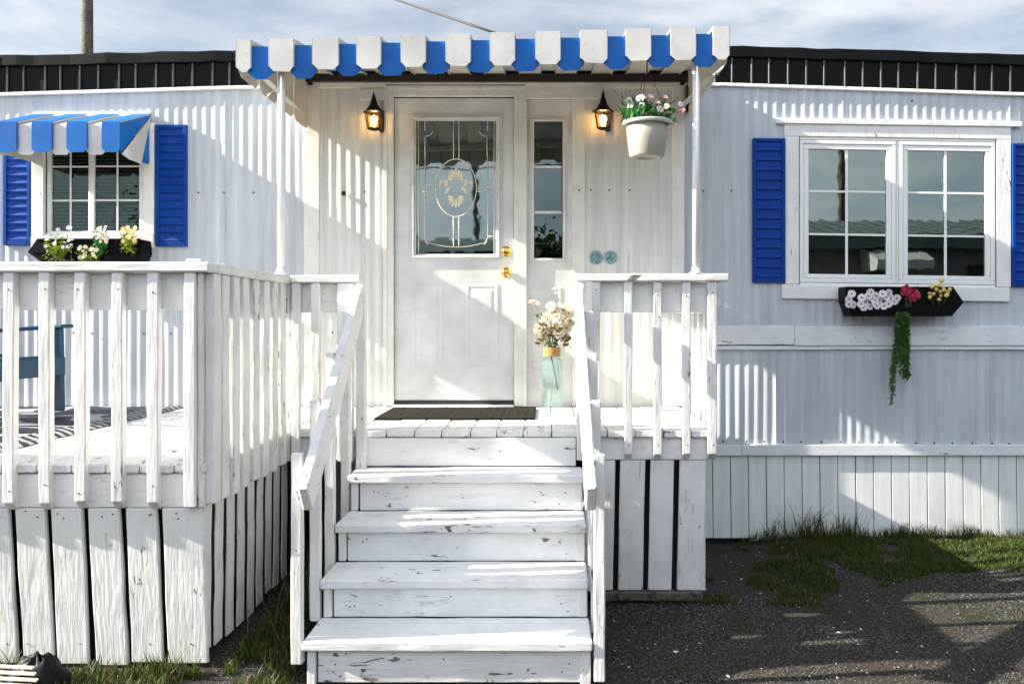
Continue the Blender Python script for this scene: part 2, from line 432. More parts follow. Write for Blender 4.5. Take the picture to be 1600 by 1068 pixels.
wall_sheet(-7.0, PX(478), [.60,.8,1.0,1.2,1.4,1.6,1.8,2.0,2.2,2.4,2.6,2.8,2.9], [LW], .0022, .0625).build('siding', M['siding'], home)
wall_sheet(PX(1069), 6.2, [.60,.8,1.0,1.2,1.4,1.6,1.8,2.0,2.2,2.4,2.6,2.8,2.9], [RW], .0021, .0625).build('siding', M['siding'], home)
wall_sheet(PX(500), PX(604), [DZ-.1,1.1,1.3,1.5,1.7,1.9,2.1,2.3,2.5,2.7,2.95], [], .0024, .064, -.012).build('entrance_panel', M['panel'], home)
wall_sheet(PX(914), PX(1050), [DZ-.1,1.1,1.3,1.5,1.7,1.9,2.1,2.3,2.5,2.7,2.95], [], .0006, .064, -.012).build('entrance_panel', M['panel'], home)
for px, za, zb in ((352,.66,2.99),(1317,2.83,3.02),(1577,2.80,2.97),(1212,.66,1.28),(1548,.66,1.28)):
    b = MB(); b.bx(PX(px)-.004, PX(px)+.004, -.0075, -.0015, za, min(zb, ztrim(PX(px))-.015), .0015, .0006); b.build('siding_seam', M['siding'], home)
# body shell
b = MB()
b.bx(-7.0, 6.2, 4.15, 4.2, .1, 2.95); b.bx(-7.05, -7.0, .02, 4.2, .1, 2.9); b.bx(6.2, 6.25, .02, 4.2, .1, 2.9)
b.build('rear_wall', M['siding'], home)
b = MB(); b.bx(-7, 6.2, .08, 4.15, .5, .6); b.bx(-7, 6.2, .06, 4.15, 2.80, 2.86)
b.bx(-7, PX(60), .05, .06, .6, 2.8); b.bx(PX(236), PX(640), .05, .06, .6, 2.8); b.bx(PX(890), PX(1240), .05, .06, .6, 2.8); b.bx(PX(1562), 6.2, .05, .06, .6, 2.8)
b.bx(PX(60), PX(236), .05, .06, .6, PZ(375)); b.bx(PX(1240), PX(1562), .05, .06, .6, PZ(450))
b.bx(-3.9, -2.3, 2.2, 2.25, .6, 2.8); b.bx(-1.4, .4, 1.8, 1.85, .6, 2.8); b.bx(1.2, 3.6, 2.6, 2.65, .6, 2.8)
b.build('interior', M['room'], home)
# roof
b = MB(); vs = []
XR = [-7.15,-3.65,-2.09,1.175,3.18,6.35]
def zcap(x):
    pts = [(-7.5,3.18),(-3.65,3.24),(-2.09,3.272),(1.215,3.303),(3.18,3.245),(6.5,3.16)]
    for (a, za), (bb, zb) in zip(pts, pts[1:]):
        if x <= bb: return za+(zb-za)*(x-a)/(bb-a)
    return pts[-1][1]
for x in XR:
    z = zcap(x)-.02; vs += [(x,-.02,z),(x,2.1,z+.16),(x,4.3,z),(x,4.3,z-.3),(x,-.02,z-.3+.02)]
fs = []
for i in range(len(XR)-1):
    for k in range(5):
        kk = (k+1) % 5
        if k == 4 or k == 3: continue
        fs.append([i*5+k, (i+1)*5+k, (i+1)*5+kk, i*5+kk])
fs += [[0,1,2,3,4],[25+k for k in (4,3,2,1,0)]]
b.add(vs, fs); b.build('roof', M['blackm'], home)
# black fascia and cap, following the slight sag of the roof line
def strip(mb, xa, xb, fz0, fz1, y0, y1, c=.003, jit=.0):
    ptsx = [xa]+[x for x in (-3.65,-2.09,1.175,3.18) if xa < x < xb]+[xb]
    for p, q in zip(ptsx, ptsx[1:]):
        a = Vector((p,(y0+y1)/2,(fz0(p)+fz1(p))/2)); c2 = Vector((q,(y0+y1)/2,(fz0(q)+fz1(q))/2))
        mb.board(a, c2, (0, y1-y0, 0), (0,0,(fz1((p+q)/2)-fz0((p+q)/2))), c, None, jit)
b = MB(); strip(b, -7.1, 6.3, lambda x: ztrim(x)+.01, lambda x: zcap(x)-.06, -.012, .006)
fz = b.build('fascia', M['blackm'], home)
b = MB(); strip(b, -7.12, 6.32, lambda x: zcap(x)-.075, lambda x: zcap(x), -.034, 0.02, .006, .0035)
b.build('roof_edge', M['blackm'], home)
random.seed(3)
M['ribl'] = speckled('sunlit ridge metal', (.05,.05,.045), .4, (.45,.43,.38), .30, 35)  # ribs coloured paler than the fascia, as sun catching their edges
x = -6.95
while x < 6.2:
    if not (-1.55 < x < .98):
        xj = x+random.uniform(-.012,.012); zl, zh = ztrim(xj)+.012, zcap(xj)-.076
        MB().bx(xj-.006, xj+.006, -.024, -.0125, zl, zh, .002).build('fascia_rib', M['ribl'], home)
    x += .124
b = MB(); strip(b, -7.1, PX(474), lambda x: ztrim(x)-.012, lambda x: ztrim(x)+.010, -.024, 0.0, .003)
b.build('eave_trim', M['whitem'], home); b = MB()
strip(b, PX(1069), 6.3, lambda x: ztrim(x)-.012, lambda x: ztrim(x)+.010, -.024, 0.0, .003)
b.build('eave_trim', M['whitem'], home)
# dark soffit strip above the entrance
b = MB(); b.bx(PX(468), PX(1078), -.06, .0, PZ(131.5), PZ(119)); b.build('soffit_strip', mat('dark red brown strip', (.02,.008,.006), .5), home)
# corner boards and casings round the entrance
b = MB(); b.bx(PX(476), PX(500), -.020, .012, DZ, PZ(134), .003, .0007); b.build('corner_board', M['cream'], home)
b = MB(); b.bx(PX(1050), PX(1069), -.020, .012, DZ, PZ(134), .003, .0007); b.build('corner_board', M['cream'], home)
b = MB(); b.bx(PX(500), PX(604), -.026, -.008, PZ(139), PZ(132)); b.build('header_board', M['creamx'], home); b = MB(); b.bx(PX(904), PX(1050), -.026, -.008, PZ(139), PZ(132)); b.build('header_board', M['creamx'], home); b = MB(); b.bx(PX(820.5), PX(940), -.03, -.004, PZ(156), PZ(132)); b.build('header_board', M['creamx'], home); b = MB(); b.bx(PX(563), PX(602.5), -.03, -.008, PZ(158), PZ(140)); b.build('header_board', M['creamx'], home)
b = MB(); b.bx(PX(894), PX(914), -.020, .0, DZ, PZ(156.5)); b.build('casing', M['cream'], home)
# belt rails and skirting on the right
xr0 = PX(1069)
b = MB(); b.bx(xr0, PX(1240)-.001, -.030, -.003, PZ(538), PZ(508), .003, .0006); b.bx(PX(1240)+.001, 6.2, -.032, -.003, PZ(539.5), PZ(509), .003, .0006)
b.build('belt_rail', M['belt'], home)
b = MB(); b.bx(xr0, 6.2, -.022, -.003, PZ(546), PZ(540), .002, .0006); b.build('belt_moulding', M['belt'], home)
b = MB(); b.bx(xr0, PX(1158)-.001, -.024, -.003, PZ(711), PZ(694.5), .003); b.bx(PX(1158)+.001, 6.2, -.026, -.003, PZ(710.5), PZ(693.5), .003)
b.bx(-7, PX(478), -.026, -.003, .583, .658, .003)
b.build('skirt_rail', M['belt'], home)
b = MB(); x = PX(1100)-.3; random.seed(5)
while x < 6.2:
    wv = .1195; lean = .003
    zb = .0 if x > PX(1148) else .025
    b.board((x+wv/2+.004, .006, zb), (x+wv/2-.002, .006, .585), (wv-.005, 0, 0), (0, .012, 0), .004, 3, .0008)
    x += wv
b.build('skirting', M['skirt'], home); b = MB(); x = -7
while x < -1.3: b.bx(x, x+.115, 0, .012, 0, .585, .004); x += .1195
b.build('skirting', M['skirt'], home)
b = MB(); b.bx(-7, 6.2, .03, .05, -.02, .59); b.build('skirting_gap_shade', M['dark'], home)  # dark sheet stands for the shaded void behind the skirting
# screws
sm = MB().lathe([(.0001,-.001),(.006,-.001),(.006,.003),(.003,.006),(.0001,.006)], (0,0,0), 8, axis='Y')
scr0 = None
spots = [(310,301),(350,301),(396,301),(905,297),(923,297),(952,297),(984,297),(1099,298),(1143,298),(570,300),(115,520),(144,521),(225,521),(267,521),(519,519),(565,519)]
spots += [(1165+29.5*i+random.uniform(-2,2), 689+i*.25) for i in range(15)] + [(1130,689),(1425,157),(1063,225)]
for (px, py) in spots:
    p = P(px, py, -.008 if px < 480 or px > 1060 else -.02)
    if scr0 is None: scr0 = sm.build('screw', M['blackf'], home); scr0.location = p-OFF[home.name]+OFF[scr0.name]-OFF[scr0.name]
    else: copypart(scr0, home, p)
for v in scr0.data.vertices: v.co = v.co + OFF[home.name]
scr0.location = P(*spots[0], -.008)-OFF[home.name]
b = MB(); b.bx(PX(535), PX(541), -.028, -.016, PZ(306), PZ(299.5)); b.build('cable_entry', M['blackf'], home)

# ------------------------------------------------------------------ windows
def shutter(x0, x1, z0, z1, shear=None):
    b = MB(); fw = .024; y0, y1 = -.026, -.003
    b.bx(x0, x0+fw, y0, y1, z0, z1, .003); b.bx(x1-fw, x1, y0, y1, z0, z1, .003)
    b.bx(x0+fw, x1-fw, y0+.001, y1, z0, z0+.035, .003); b.bx(x0+fw, x1-fw, y0+.001, y1, z1-.022, z1, .003)
    b.bx(x0+fw, x1-fw, -.014, y1, z0+.03, z1-.02, .001)
    n = 14; za, zb = z0+.035, z1-.022; st = (zb-za)/n
    for i in range(n):
        zc = za+st*(i+.5)
        b.prism([(x0+fw, -.024, zc-st*.42),(x0+fw,-.021,zc-st*.46),(x0+fw,-.013,zc+st*.46),(x0+fw,-.010,zc+st*.2)], (x1-x0-2*fw,0,0))
    if shear: b.shear(*shear)
    return b.build('shutter', M['shut'], home)
K = -.0145; X0 = PX(1400)
shutter(PX(1175), PX(1226), PZ(442), PZ(217), (PX(1200), K*.5))
shutter(PX(1579), PX(1630), PZ(448), PZ(225), (PX(1600), K*.5))
shutter(PX(245), PX(294), PZ(385.5), PZ(196)); shutter(PX(8), PX(51), PZ(383.5), PZ(196))

def ring(b, x0, x1, z0, z1, wl, y0, y1, wb=None, c=.003):
    wb = wb or wl
    b.bx(x0, x1, y0, y1, z1-wl, z1, c); b.bx(x0, x1, y0, y1, z0, z0+wb, c)
    b.bx(x0, x0+wl, y0+.0005, y1, z0+wb, z1-wl, c); b.bx(x1-wl, x1, y0+.0005, y1, z0+wb, z1-wl, c)
# right window
b = MB(); x0,x1 = PX(1225), PX(1578)
b.bx(x0, PX(1247.5), -.016, .0, PZ(446), PZ(216)); b.bx(PX(1556), x1, -.016, .0, PZ(446), PZ(213)); b.bx(x0+.0, x1, -.017, .0, PZ(216), PZ(197))
b.shear(X0, K)
rwin = b.build('window', M['trimw'], home)
b = MB().bx(PX(1221), PX(1575), -.026, .0, PZ(469), PZ(447), .004, .0006).shear(X0, K); b.build('sill', M['trimw'], rwin)
b = MB().bx(PX(1211), PX(1594), -.030, .0, PZ(197), PZ(189), .004).shear(X0, K); b.build('drip_cap', M['trimw'], rwin)
for (fa, fb, ga, gb) in ((1249,1399,1263,1383),(1404,1553.5,1418,1537)):
    b = MB(); ring(b, PX(fa), PX(fb), PZ(443), PZ(221), .026, -.012, .02); 
    x0,x1,z0,z1 = PX(fa)+.027, PX(fb)-.027, PZ(443)+.027, PZ(221)-.027
    b.bx(x0, x1, -.007, .02, z1-.034, z1, .004); b.bx(x0, x1, -.007, .02, z0, z0+.030, .004)
    b.bx(x0, x0+.034, -.0065, .02, z0+.03, z1-.034, .004); b.bx(x1-.034, x1, -.0065, .02, z0+.03, z1-.034, .004)
    b.shear(X0, K); sash = b.build('sash', M['vinyl'], rwin)
    gx0, gx1, gz0, gz1 = PX(ga)-.004, PX(gb)+.004, PZ(430.5), PZ(235)
    b = MB().bx(gx0, gx1, .006, .010, gz0, gz1, .0005).shear(X0, K); b.build('pane', M['glass'], rwin)
    b = MB(); mxx = (gx0+gx1)/2
    b.bx(mxx-.0085, mxx+.0085, .0005, .0055, gz0, gz1, .001)
    for zz in (PZ(300.5), PZ(367.5)):
        b.bx(gx0, mxx-.009, .0005, .0055, zz-.007, zz+.007, .001); b.bx(mxx+.009, gx1, .0005, .0055, zz-.007, zz+.007, .001)
    b.shear(X0, K); b.build('grille', M['vinyl'], rwin)
b = MB().bx(PX(1399)+.0035, PX(1404)-.0035, -.008, .02, PZ(443), PZ(221), .001)
b.bx(PX(1249), PX(1554), -.009, .03, PZ(446.8), PZ(443.6),.001); b.bx(PX(1249), PX(1554), -.009, .03, PZ(220.4), PZ(216.4),.001).shear(X0,K); b.build('jamb', M['vinyl'], rwin)
b = MB().bx(PX(1247), PX(1556), .021, .03, PZ(447), PZ(216.2), .001) if False else MB().bx(PX(1399)-.004, PX(1404)+.004, .021, .03, PZ(443), PZ(221), .001); b.shear(X0,K); b.build('gasket', M['seal'], rwin)
# left window
b = MB(); b.bx(PX(53), PX(72), -.030, .0, PZ(368), PZ(193)); b.bx(PX(226), PX(243), -.030, .0, PZ(368), PZ(193)); b.bx(PX(72), PX(226), -.030, 0, PZ(206), PZ(193))
b.bx(PX(53), PX(243), -.036, .0, PZ(387), PZ(369), .003, .0006)
lwin = b.build('window', M['trimw'], home)
for (fa, fb, yo) in ((73,145,.010),(142,226,-.004)):
    b = MB(); ring(b, PX(fa), PX(fb), PZ(368), PZ(206), .030, -.012+yo, .016+yo); b.build('sash', M['vinyl'], lwin)
    gx0, gx1, gz0, gz1 = PX(fa)+.03, PX(fb)-.03, PZ(368)+.03, PZ(206)-.03
    b = MB().bx(gx0-.002, gx1+.002, .004+yo, .008+yo, gz0-.002, gz1+.002, .0005); b.build('pane', M['glassl'], lwin)
    b = MB(); mxx = (gx0+gx1)/2; b.bx(mxx-.006, mxx+.006, .0-.001+yo, .0035+yo, gz0, gz1, .001)
    for zz in (PZ(313), PZ(260)):
        b.bx(gx0, mxx-.0065, .0-.001+yo, .0035+yo, zz-.006, zz+.006, .001); b.bx(mxx+.0065, gx1, .0-.001+yo, .0035+yo, zz-.006, zz+.006, .001)
    b.build('grille', M['vinyl'], lwin)
b = MB(); z = PZ(366)
while z < PZ(204):
    b.prism([(PX(74),.045,z),(PX(74),.047,z+.002),(PX(74),.067,z+.010),(PX(74),.065,z+.008)], (PX(224)-PX(74),0,0)); z += .024
b.build('blind', M['blind'], lwin)

# ------------------------------------------------------------------ door
def frame_with_hole(b, X0_, X1_, Z0_, Z1_, hx0, hx1, hz0, hz1, y0, y1, c=.001):
    b.bx(X0_, hx0, y0, y1, Z0_, Z1_, c); b.bx(hx1, X1_, y0, y1, Z0_, Z1_, c)
    b.bx(hx0, hx1, y0, y1, Z0_, hz0, .0); b.bx(hx0, hx1, y0, y1, hz1, Z1_, .0)
def slab(mb, X0_, X1_, Z0_, Z1_, hx0, hx1, hz0, hz1, yf, yb):
    o = [(X0_,Z0_),(X1_,Z0_),(X1_,Z1_),(X0_,Z1_)]; h = [(hx0,hz0),(hx1,hz0),(hx1,hz1),(hx0,hz1)]
    vs = [(x,yf,z) for x,z in o]+[(x,yf,z) for x,z in h]+[(x,yb,z) for x,z in o]+[(x,yb,z) for x,z in h]; fs = []
    for i in range(4):
        j = (i+1) % 4
        fs += [[i,j,4+j,4+i],[8+j,8+i,12+i,12+j],[j,i,8+i,8+j],[4+i,4+j,12+j,12+i]]
    mb.add(vs, fs)
def raised_panel(b, x0, x1, z0, z1, y):
    """moulded panel: groove, rising bevel and flat field"""
    def rect(i, yy): return [(x0+i,yy,z0+i),(x1-i,yy,z0+i),(x1-i,yy,z1-i),(x0+i,yy,z1-i)]
    rings = [rect(0,y), rect(.006,y-.0026), rect(.015,y-.0028), rect(.024,y-.0003), rect(.034,y-.0003), rect(.050,y-.0026)]
    vs = [p for r_ in rings for p in r_]; fs = []
    for k in range(len(rings)-1):
        for i in range(4):
            j = (i+1) % 4; fs.append([k*4+i,k*4+j,(k+1)*4+j,(k+1)*4+i])
    fs.append([20,21,22,23]); b.add(vs, fs)
dy = .008
b = MB(); slab(b, PX(616), PX(803), PZ(625), PZ(153), PX(648), PX(777), PZ(399), PZ(186), dy, dy+.04)
raised_panel(b, PX(644), PX(693), PZ(570), PZ(444), dy-.0005); raised_panel(b, PX(728), PX(779), PZ(570), PZ(444), dy-.0005)
door = b.build('door', M['door'], home)
b = MB()
for i, (a, y) in enumerate(((0,-.008),(.016,-.014),(.030,-.006))):
    pass
x0,x1,z0,z1 = PX(640), PX(784.5), PZ(406.5), PZ(179)
ring(b, x0, x1, z0, z1, .014, dy-.010, dy-.0005, None, .004); ring(b, x0+.0145, x1-.0145, z0+.0145, z1-.0145, .016, dy-.018, dy-.0008, None, .006); ring(b, x0+.031, x1-.031, z0+.031, z1-.031, .011, dy-.008, dy+.004, None, .003)
b.build('glazing_frame', M['door'], door)
b = MB().bx(PX(649), PX(776), dy+.006, dy+.012, PZ(398.5), PZ(187), .0005); b.build('pane', M['glassd'], door)
b = MB(); yc = dy+.001
def ln(p, q, r=.0029): b.tube([P(*p, yc), P(*q, yc)], r, 6)
el = [P(712.5+32*math.cos(t*math.pi/24), 293.5+45*math.sin(t*math.pi/24), yc) for t in range(49)]; b.tube(el, .0032, 6)
for pq in (((664,245),(664,372)),((762,245),(762,372)),((654,188),(654,397)),((772,188),(772,397)),((708.5,338.5),(708.5,372)),((717,338.5),(717,372)),
           ((664,290),(680,290)),((664,188),(664,205)),((762,188),(762,205)),((708.5,188),(708.5,248)),((717,188),(717,248)),((745,299),(762,299)),((762,294),(772,294)),((654,299),(680,299)),((664,372),(668,382)),((762,372),(757,382)),((708.5,372),(708.5,386)),((717,372),(717,386)),((762,369),(772,369))): ln(*pq)
for sx in (-1, 1):
    ln((712.5+sx*48.5,245),(712.5+sx*48.5,215)); b.tube([P(712.5+sx*(48.5-12*math.sin(t*math.pi/16)), 213-8*(1-math.cos(t*math.pi/16)), yc) for t in range(9)], .0022, 6)
b.tube([P(664+98*t/20, 378+8*math.sin(math.pi*t/20), yc) for t in range(21)], .0018, 6)
def petal(px, py, ang, ln_, wd):
    px += math.sin(ang)*3.2; py -= math.cos(ang)*3.2; ln_ -= 1.5; wd *= 1.45
    """slender petal from px,py outwards; ang measured from up"""
    c, s_ = math.cos(ang), math.sin(ang); pts = []
    for t, w_ in ((0,.1),(.35,.6),(.7,1),(.92,.7),(1,.0)): pts.append((t, w_))
    poly = [(px+s_*t*ln_ - c*w_*wd, py-c*t*ln_ - s_*w_*wd) for t, w_ in pts]+[(px+s_*t*ln_ + c*w_*wd, py-c*t*ln_ + s_*w_*wd) for t, w_ in reversed(pts[:-1])]
    b.prism([P(x, y, yc+.001) for x, y in poly], (0,-.0025,0))
for a in range(-4,5): petal(712.5, 280+abs(a)*.4, a*R(21), 16-abs(a)*1.3, 1.5)
for a in range(-4,5): petal(712.5, 308-abs(a)*.4, math.pi+a*R(21), 16-abs(a)*1.3, 1.5)
for sx in (-1,1):
    for a in range(4): petal(712.5+sx*9, 287, sx*R(60+a*22), 9-a, 1.2); petal(712.5+sx*9, 301, sx*R(10+a*26), 8-a*.5, 1.2)
    for a in range(3): petal(712.5+sx*19, 289, sx*R(40+a*30), 6, 1.1)
b.build('came', M['came'], door)
def knob(name, px, py, r, deep):
    b = MB(); c = P(px, py, dy)
    b.lathe([(r*1.0,0),(r*1.0,.004),(r*.92,.008),(r*.4,.010),(r*.35,.010+deep*.4),(r*.75,.010+deep*.6),(r*.82,.010+deep*.85),(r*.6,.010+deep),(.0001,.012+deep)], c, 24, axis='Y')
    b.bx(c.x-.002, c.x+.002, c.y-deep-.014, c.y-deep-.010, c.z-.006, c.z+.006, .0005)
    return b.build(name, M['brass'], door)
knob('deadbolt', 791.5, 393, .035, .014); knob('door_knob', 791, 425.5, .034, .045)
b = MB(); b.bx(PX(603), PX(616), -.022, .0, DZ, PZ(138), .005); b.bx(PX(803.5), PX(820), -.022, 0, DZ, PZ(138), .005); b.bx(PX(616), PX(803.5), -.0215, 0, PZ(152), PZ(138), .005)
b.bx(PX(600), PX(606), -.028, -.022, DZ, PZ(135.5), .003); b.bx(PX(817), PX(823), -.028, -.022, DZ, PZ(135.5), .003); b.bx(PX(606), PX(817), -.028, -.022, PZ(141), PZ(135.5), .003)
b.build('door_frame', M['cream'], home)
b = MB(); b.bx(PX(616), PX(803), -.045, .03, PZ(637), PZ(631.5), .003); b.build('threshold', M['whitem'], home)
b = MB(); b.bx(PX(616), PX(803), .0, .03, PZ(631), PZ(625.5), .001); b.bx(PX(616), PX(803), .015,.03, PZ(153), PZ(151.5),.001); b.build('weather_strip', M['seal'], home)
# sidelight
b = MB(); slab(b, PX(820.5), PX(894), PZ(634), PZ(156.5), PX(833), PX(879), PZ(404), PZ(189), -.006, .03)
raised_panel(b, PX(831), PX(878), PZ(576), PZ(449), -.0065)
side = b.build('sidelight', M['doorc'], home)
b = MB(); x0,x1,z0,z1 = PX(828), PX(886), PZ(410), PZ(184)
ring(b, x0, x1, z0, z1, .010, -.014, -.0065, None, .003); ring(b, x0+.0105, x1-.0105, z0+.0105, z1-.0105, .017, -.020, -.0066, None, .005); b.build('glazing_frame', M['doorc'], side)
b = MB().bx(PX(834), PX(878), .0, .005, PZ(403), PZ(190), .0005); b.build('pane', M['glassdk'], side)
b = MB(); b.bx(PX(834.5), PX(877.5), -.010, -.001, PZ(263), PZ(259), .001); b.bx(PX(834.5), PX(877.5), -.010, -.001, PZ(334), PZ(330), .001); b.build('grille', M['doorc'], side)
b = MB(); b.bx(PX(820.5), PX(893), -.02, .03, DZ, PZ(634), .003); b.build('sidelight_sill', M['cream'], home)

# ================================================================== AWNINGS
AY = -1.30; s_a = F/(AY+CAMD)
def zfront(x):                                       # top of the valance, it droops to the left
    t = (x-PX(370,AY))/(PX(1139,AY)-PX(370,AY)); return PZ(65,AY)+(PZ(43.5,AY)-PZ(65,AY))*t
ZW = 3.13
awn = thing('door_awning', (-.33, -.6, 2.8), 'long blue and white striped metal awning over the front door on two white posts', 'awning')
def slat(x0, x1, name, parent, blue, zf, yfront, zwall, drop, lift, wallY=-.005, cham=.028, ridge=.012):
    b = MB(); th = .003; y1 = yfront-lift; z1 = zf+lift*.6
    # top pan
    A = Vector((0, wallY, zwall+lift*.6)); B = Vector((0, y1, z1))
    def quad(xa, xb, P1, P2, up, mi_top, mi_bot):
        vs = [(xa,P1.y,P1.z),(xb,P1.y,P1.z),(xb,P2.y,P2.z),(xa,P2.y,P2.z)]
        u = Vector(up)*th
        vt = [Vector(q)+u for q in vs]
        b.add(vs, [[0,1,2,3]], mi_bot); b.add(vt, [[3,2,1,0]], mi_top)
        for i in range(4):
            j = (i+1) % 4; b.add([vs[i], vs[j], vt[j], vt[i]], [[3,2,1,0]], mi_top)
    quad(x0, x1, A, B, (0,0,1), 0, 1)
    for xx, sgn in ((x0,1),(x1,-1)):
        quad(xx-.0008, xx+.0008, A-Vector((0,0,ridge)), B-Vector((0,0,ridge)), (0,0,ridge/th), 1, 1)
    # hanging tab with chamfered corners
    zb = z1-drop; jz = [random.uniform(-.004,.004) for _ in range(4)]; h = [(x0,z1),(x0,zb+cham+jz[0]),(x0+cham+jz[1],zb+jz[2]*.5),(x1-cham+jz[3],zb-jz[2]*.5),(x1,zb+cham-jz[1]),(x1,z1)]
    b.add([(x,y1,z) for x,z in h], [[0,1,2,3,4,5]], 0); b.add([(x,y1+th,z) for x,z in h], [[5,4,3,2,1,0]], 1)
    for i in range(6):
        j = (i+1) % 6; p, q = h[i], h[j]; b.add([(p[0],y1,p[1]),(q[0],y1,q[1]),(q[0],y1+th,q[1]),(p[0],y1+th,p[1])], [[3,2,1,0]], 0)
    b.bx(x0-.001, x0+.002, y1, y1+.016, zb+cham, z1, .0005); b.bx(x1-.002, x1+.001, y1, y1+.016, zb+cham, z1, .0005)
    return b.build(name, [M['aw_blue'] if blue else M['aw_white'], M['aw_under']], parent)
wh = [(370,393),(421,460),(489,530),(558,596),(627,666),(697,736),(766,805),(837,876),(907,949),(978,1017),(1048,1087),(1114,1139)]
random.seed(11)
for i, (a, c) in enumerate(wh):
    x0, x1 = PX(a, AY), PX(c, AY); zf = zfront((x0+x1)/2)
    slat(x0, x1, 'slat', awn, False, zf-.006, AY, ZW, .165+random.uniform(-.004,.004), .013, cham=.026)
    if i < len(wh)-1:
        x0b, x1b = PX(c, AY)-.018, PX(wh[i+1][0], AY)+.018; zf = zfront((x0b+x1b)/2)
        slat(x0b, x1b, 'slat', awn, True, zf-.030, AY+.004, ZW-.012, .165+random.uniform(-.004,.004), .0, cham=.030)
# beams under the canopy, side wings
b = MB(); b.bx(PX(384,AY), PX(1122,AY), -.045, -.0, 3.045, 3.08, .003); b.build('wall_rail', M['aw_under'], awn)
b = MB(); b.board((PX(384,AY), AY+.06, zfront(PX(384,AY))-.06), (PX(1126,AY), AY+.06, zfront(PX(1126,AY))-.06), (0,.03,0), (0,0,.04)); b.build('front_rail', M['aw_under'], awn)
for X, sg in ((PX(371,AY), 1), (PX(1138,AY), -1)):
    b = MB(); zf = zfront(X)
    n = 4; ly = (0-AY)/n
    for k in range(n):
        ya, yb = AY+ly*k+.004, AY+ly*(k+1)-.004; zt0 = zf+(ZW-zf)*(k/n); zt1 = zf+(ZW-zf)*((k+1)/n); zb = zf-.165 + .0*(k); cy = .05
        b.prism([(X,ya,zt0),(X,ya,zb+.03),(X,ya+cy,zb-.005),(X,yb-cy,zb-.005),(X,yb,zb+.03),(X,yb,zt1)], (sg*.003,0,0))
    b.build('side_valance', M['aw_under'], awn)
for px, nm in ((440,'l'),(1087.5,'r')):
    Yp = -1.235; x = PX(px,Yp); b = MB()
    b.tube([(x,Yp,1.727),(x,Yp,zfront(x)-.05)], .019, 16); b.lathe([(.036,0),(.036,.006),(.024,.012),(.024,.03),(.0001,.03)], (x,Yp,1.7225), 16)
    b.build('support_post', M['whitem'], awn)
for (p0, p1) in ((P(415,124,-1.15),P(474,180,-.03)),(P(1113,118,-1.15),P(1064,168,-.03))):
    b = MB(); b.board(p0, p1, (.035,0,.0), (0,.004,.006), .001); b.build('brace', M['aw_under'], awn)
for (p0, p1) in ((P(437,133,-1.24),P(418,150,-.95)),(P(1090,128,-1.24),P(1112,144,-.95))):
    b = MB(); b.board(p0, p1, (.0,0.02,.02), (0.004,0,0.0), .001); b.build('brace', M['aw_under'], awn)
for x in (PX(474)+.01, PX(1078)-.03):
    b = MB(); b.bx(x, x+.02, -.05, -.03, PZ(178), PZ(135), .002); b.tube([(x+.01,-.05,PZ(178)),(x+.01,-.12,PZ(160)),(x+.01,-.09,PZ(143))], .006, 8); b.build('hinge_bracket', M['blackf'], awn)

sawn = thing('window_awning', (-3.02, -.2, 2.5), 'small blue and white striped metal awning over the left window', 'awning')
xa, xb = -3.42, -2.645; n = 15; y = -.41
zA = 2.70; zB = 2.850; cur = PX(0, y); segs = []
edges = [(-3.42, PX(0,y)-.02, 0)]
e = PX(0, y)-.02
pat = [(PX(27.5,y),1),(PX(51,y),0),(PX(82.5,y),1),(PX(105.5,y),0),(PX(137,y),1),(PX(160.5,y),0),(xb,1)]
prev = PX(-4, y)
slat(-3.42, prev+.012, 'slat', sawn, False, zA-.012, y+.008, zB-.01, .188, 0, cham=.022)
for (xe, blue) in pat:
    slat(prev-(.0 if blue else .012), xe+(.0 if blue else .012), 'slat', sawn, bool(blue), zA-(.0 if blue else .008), y+(0 if blue else .008), zB-(0 if blue else .01), .186, .010 if blue else 0, cham=.022)
    prev = xe
b = MB(); X = xb
W_, Fb, Ft = (X,-.004,zB), (X,y-.004,zA-.185), (X,y-.006,zA+.004)
b.prism([W_, Ft, Fb], (.002,0,0)); b.prism([W_, (X,-.16,2.515),(X,-.05,2.51),(X,-.004,2.56)], (.002,0,0)); b.build('side_panel', M['aw_blue'], sawn)
b = MB(); b.prism([(X+.0025,-.006,zB-.01), (X+.0025,y+.004,zA-.19), (X+.0025,y+.10,zA-.205), (X+.0025,-.15,2.495)], (.002,0,0)); b.build('side_panel', M['aw_white'], sawn)
b = MB(); X = xa; b.prism([(X,-.004,zB),(X,y,zA),(X,y,zA-.18),(X,-.004,2.53)], (-.002,0,0)); b.build('side_panel', M['aw_white'], sawn)
b = MB(); b.bx(xa, xb, -.03, -.0, zB-.02, zB+.012); b.build('wall_rail', M['trimw'], sawn)

# ================================================================== LEFT DECK
XD = -1.376; YD = -2.305
deck = thing('wooden_deck', (-3, -1.1, 0), 'raised white painted wooden deck with railing and board skirt, left of the steps', 'deck')
random.seed(21)
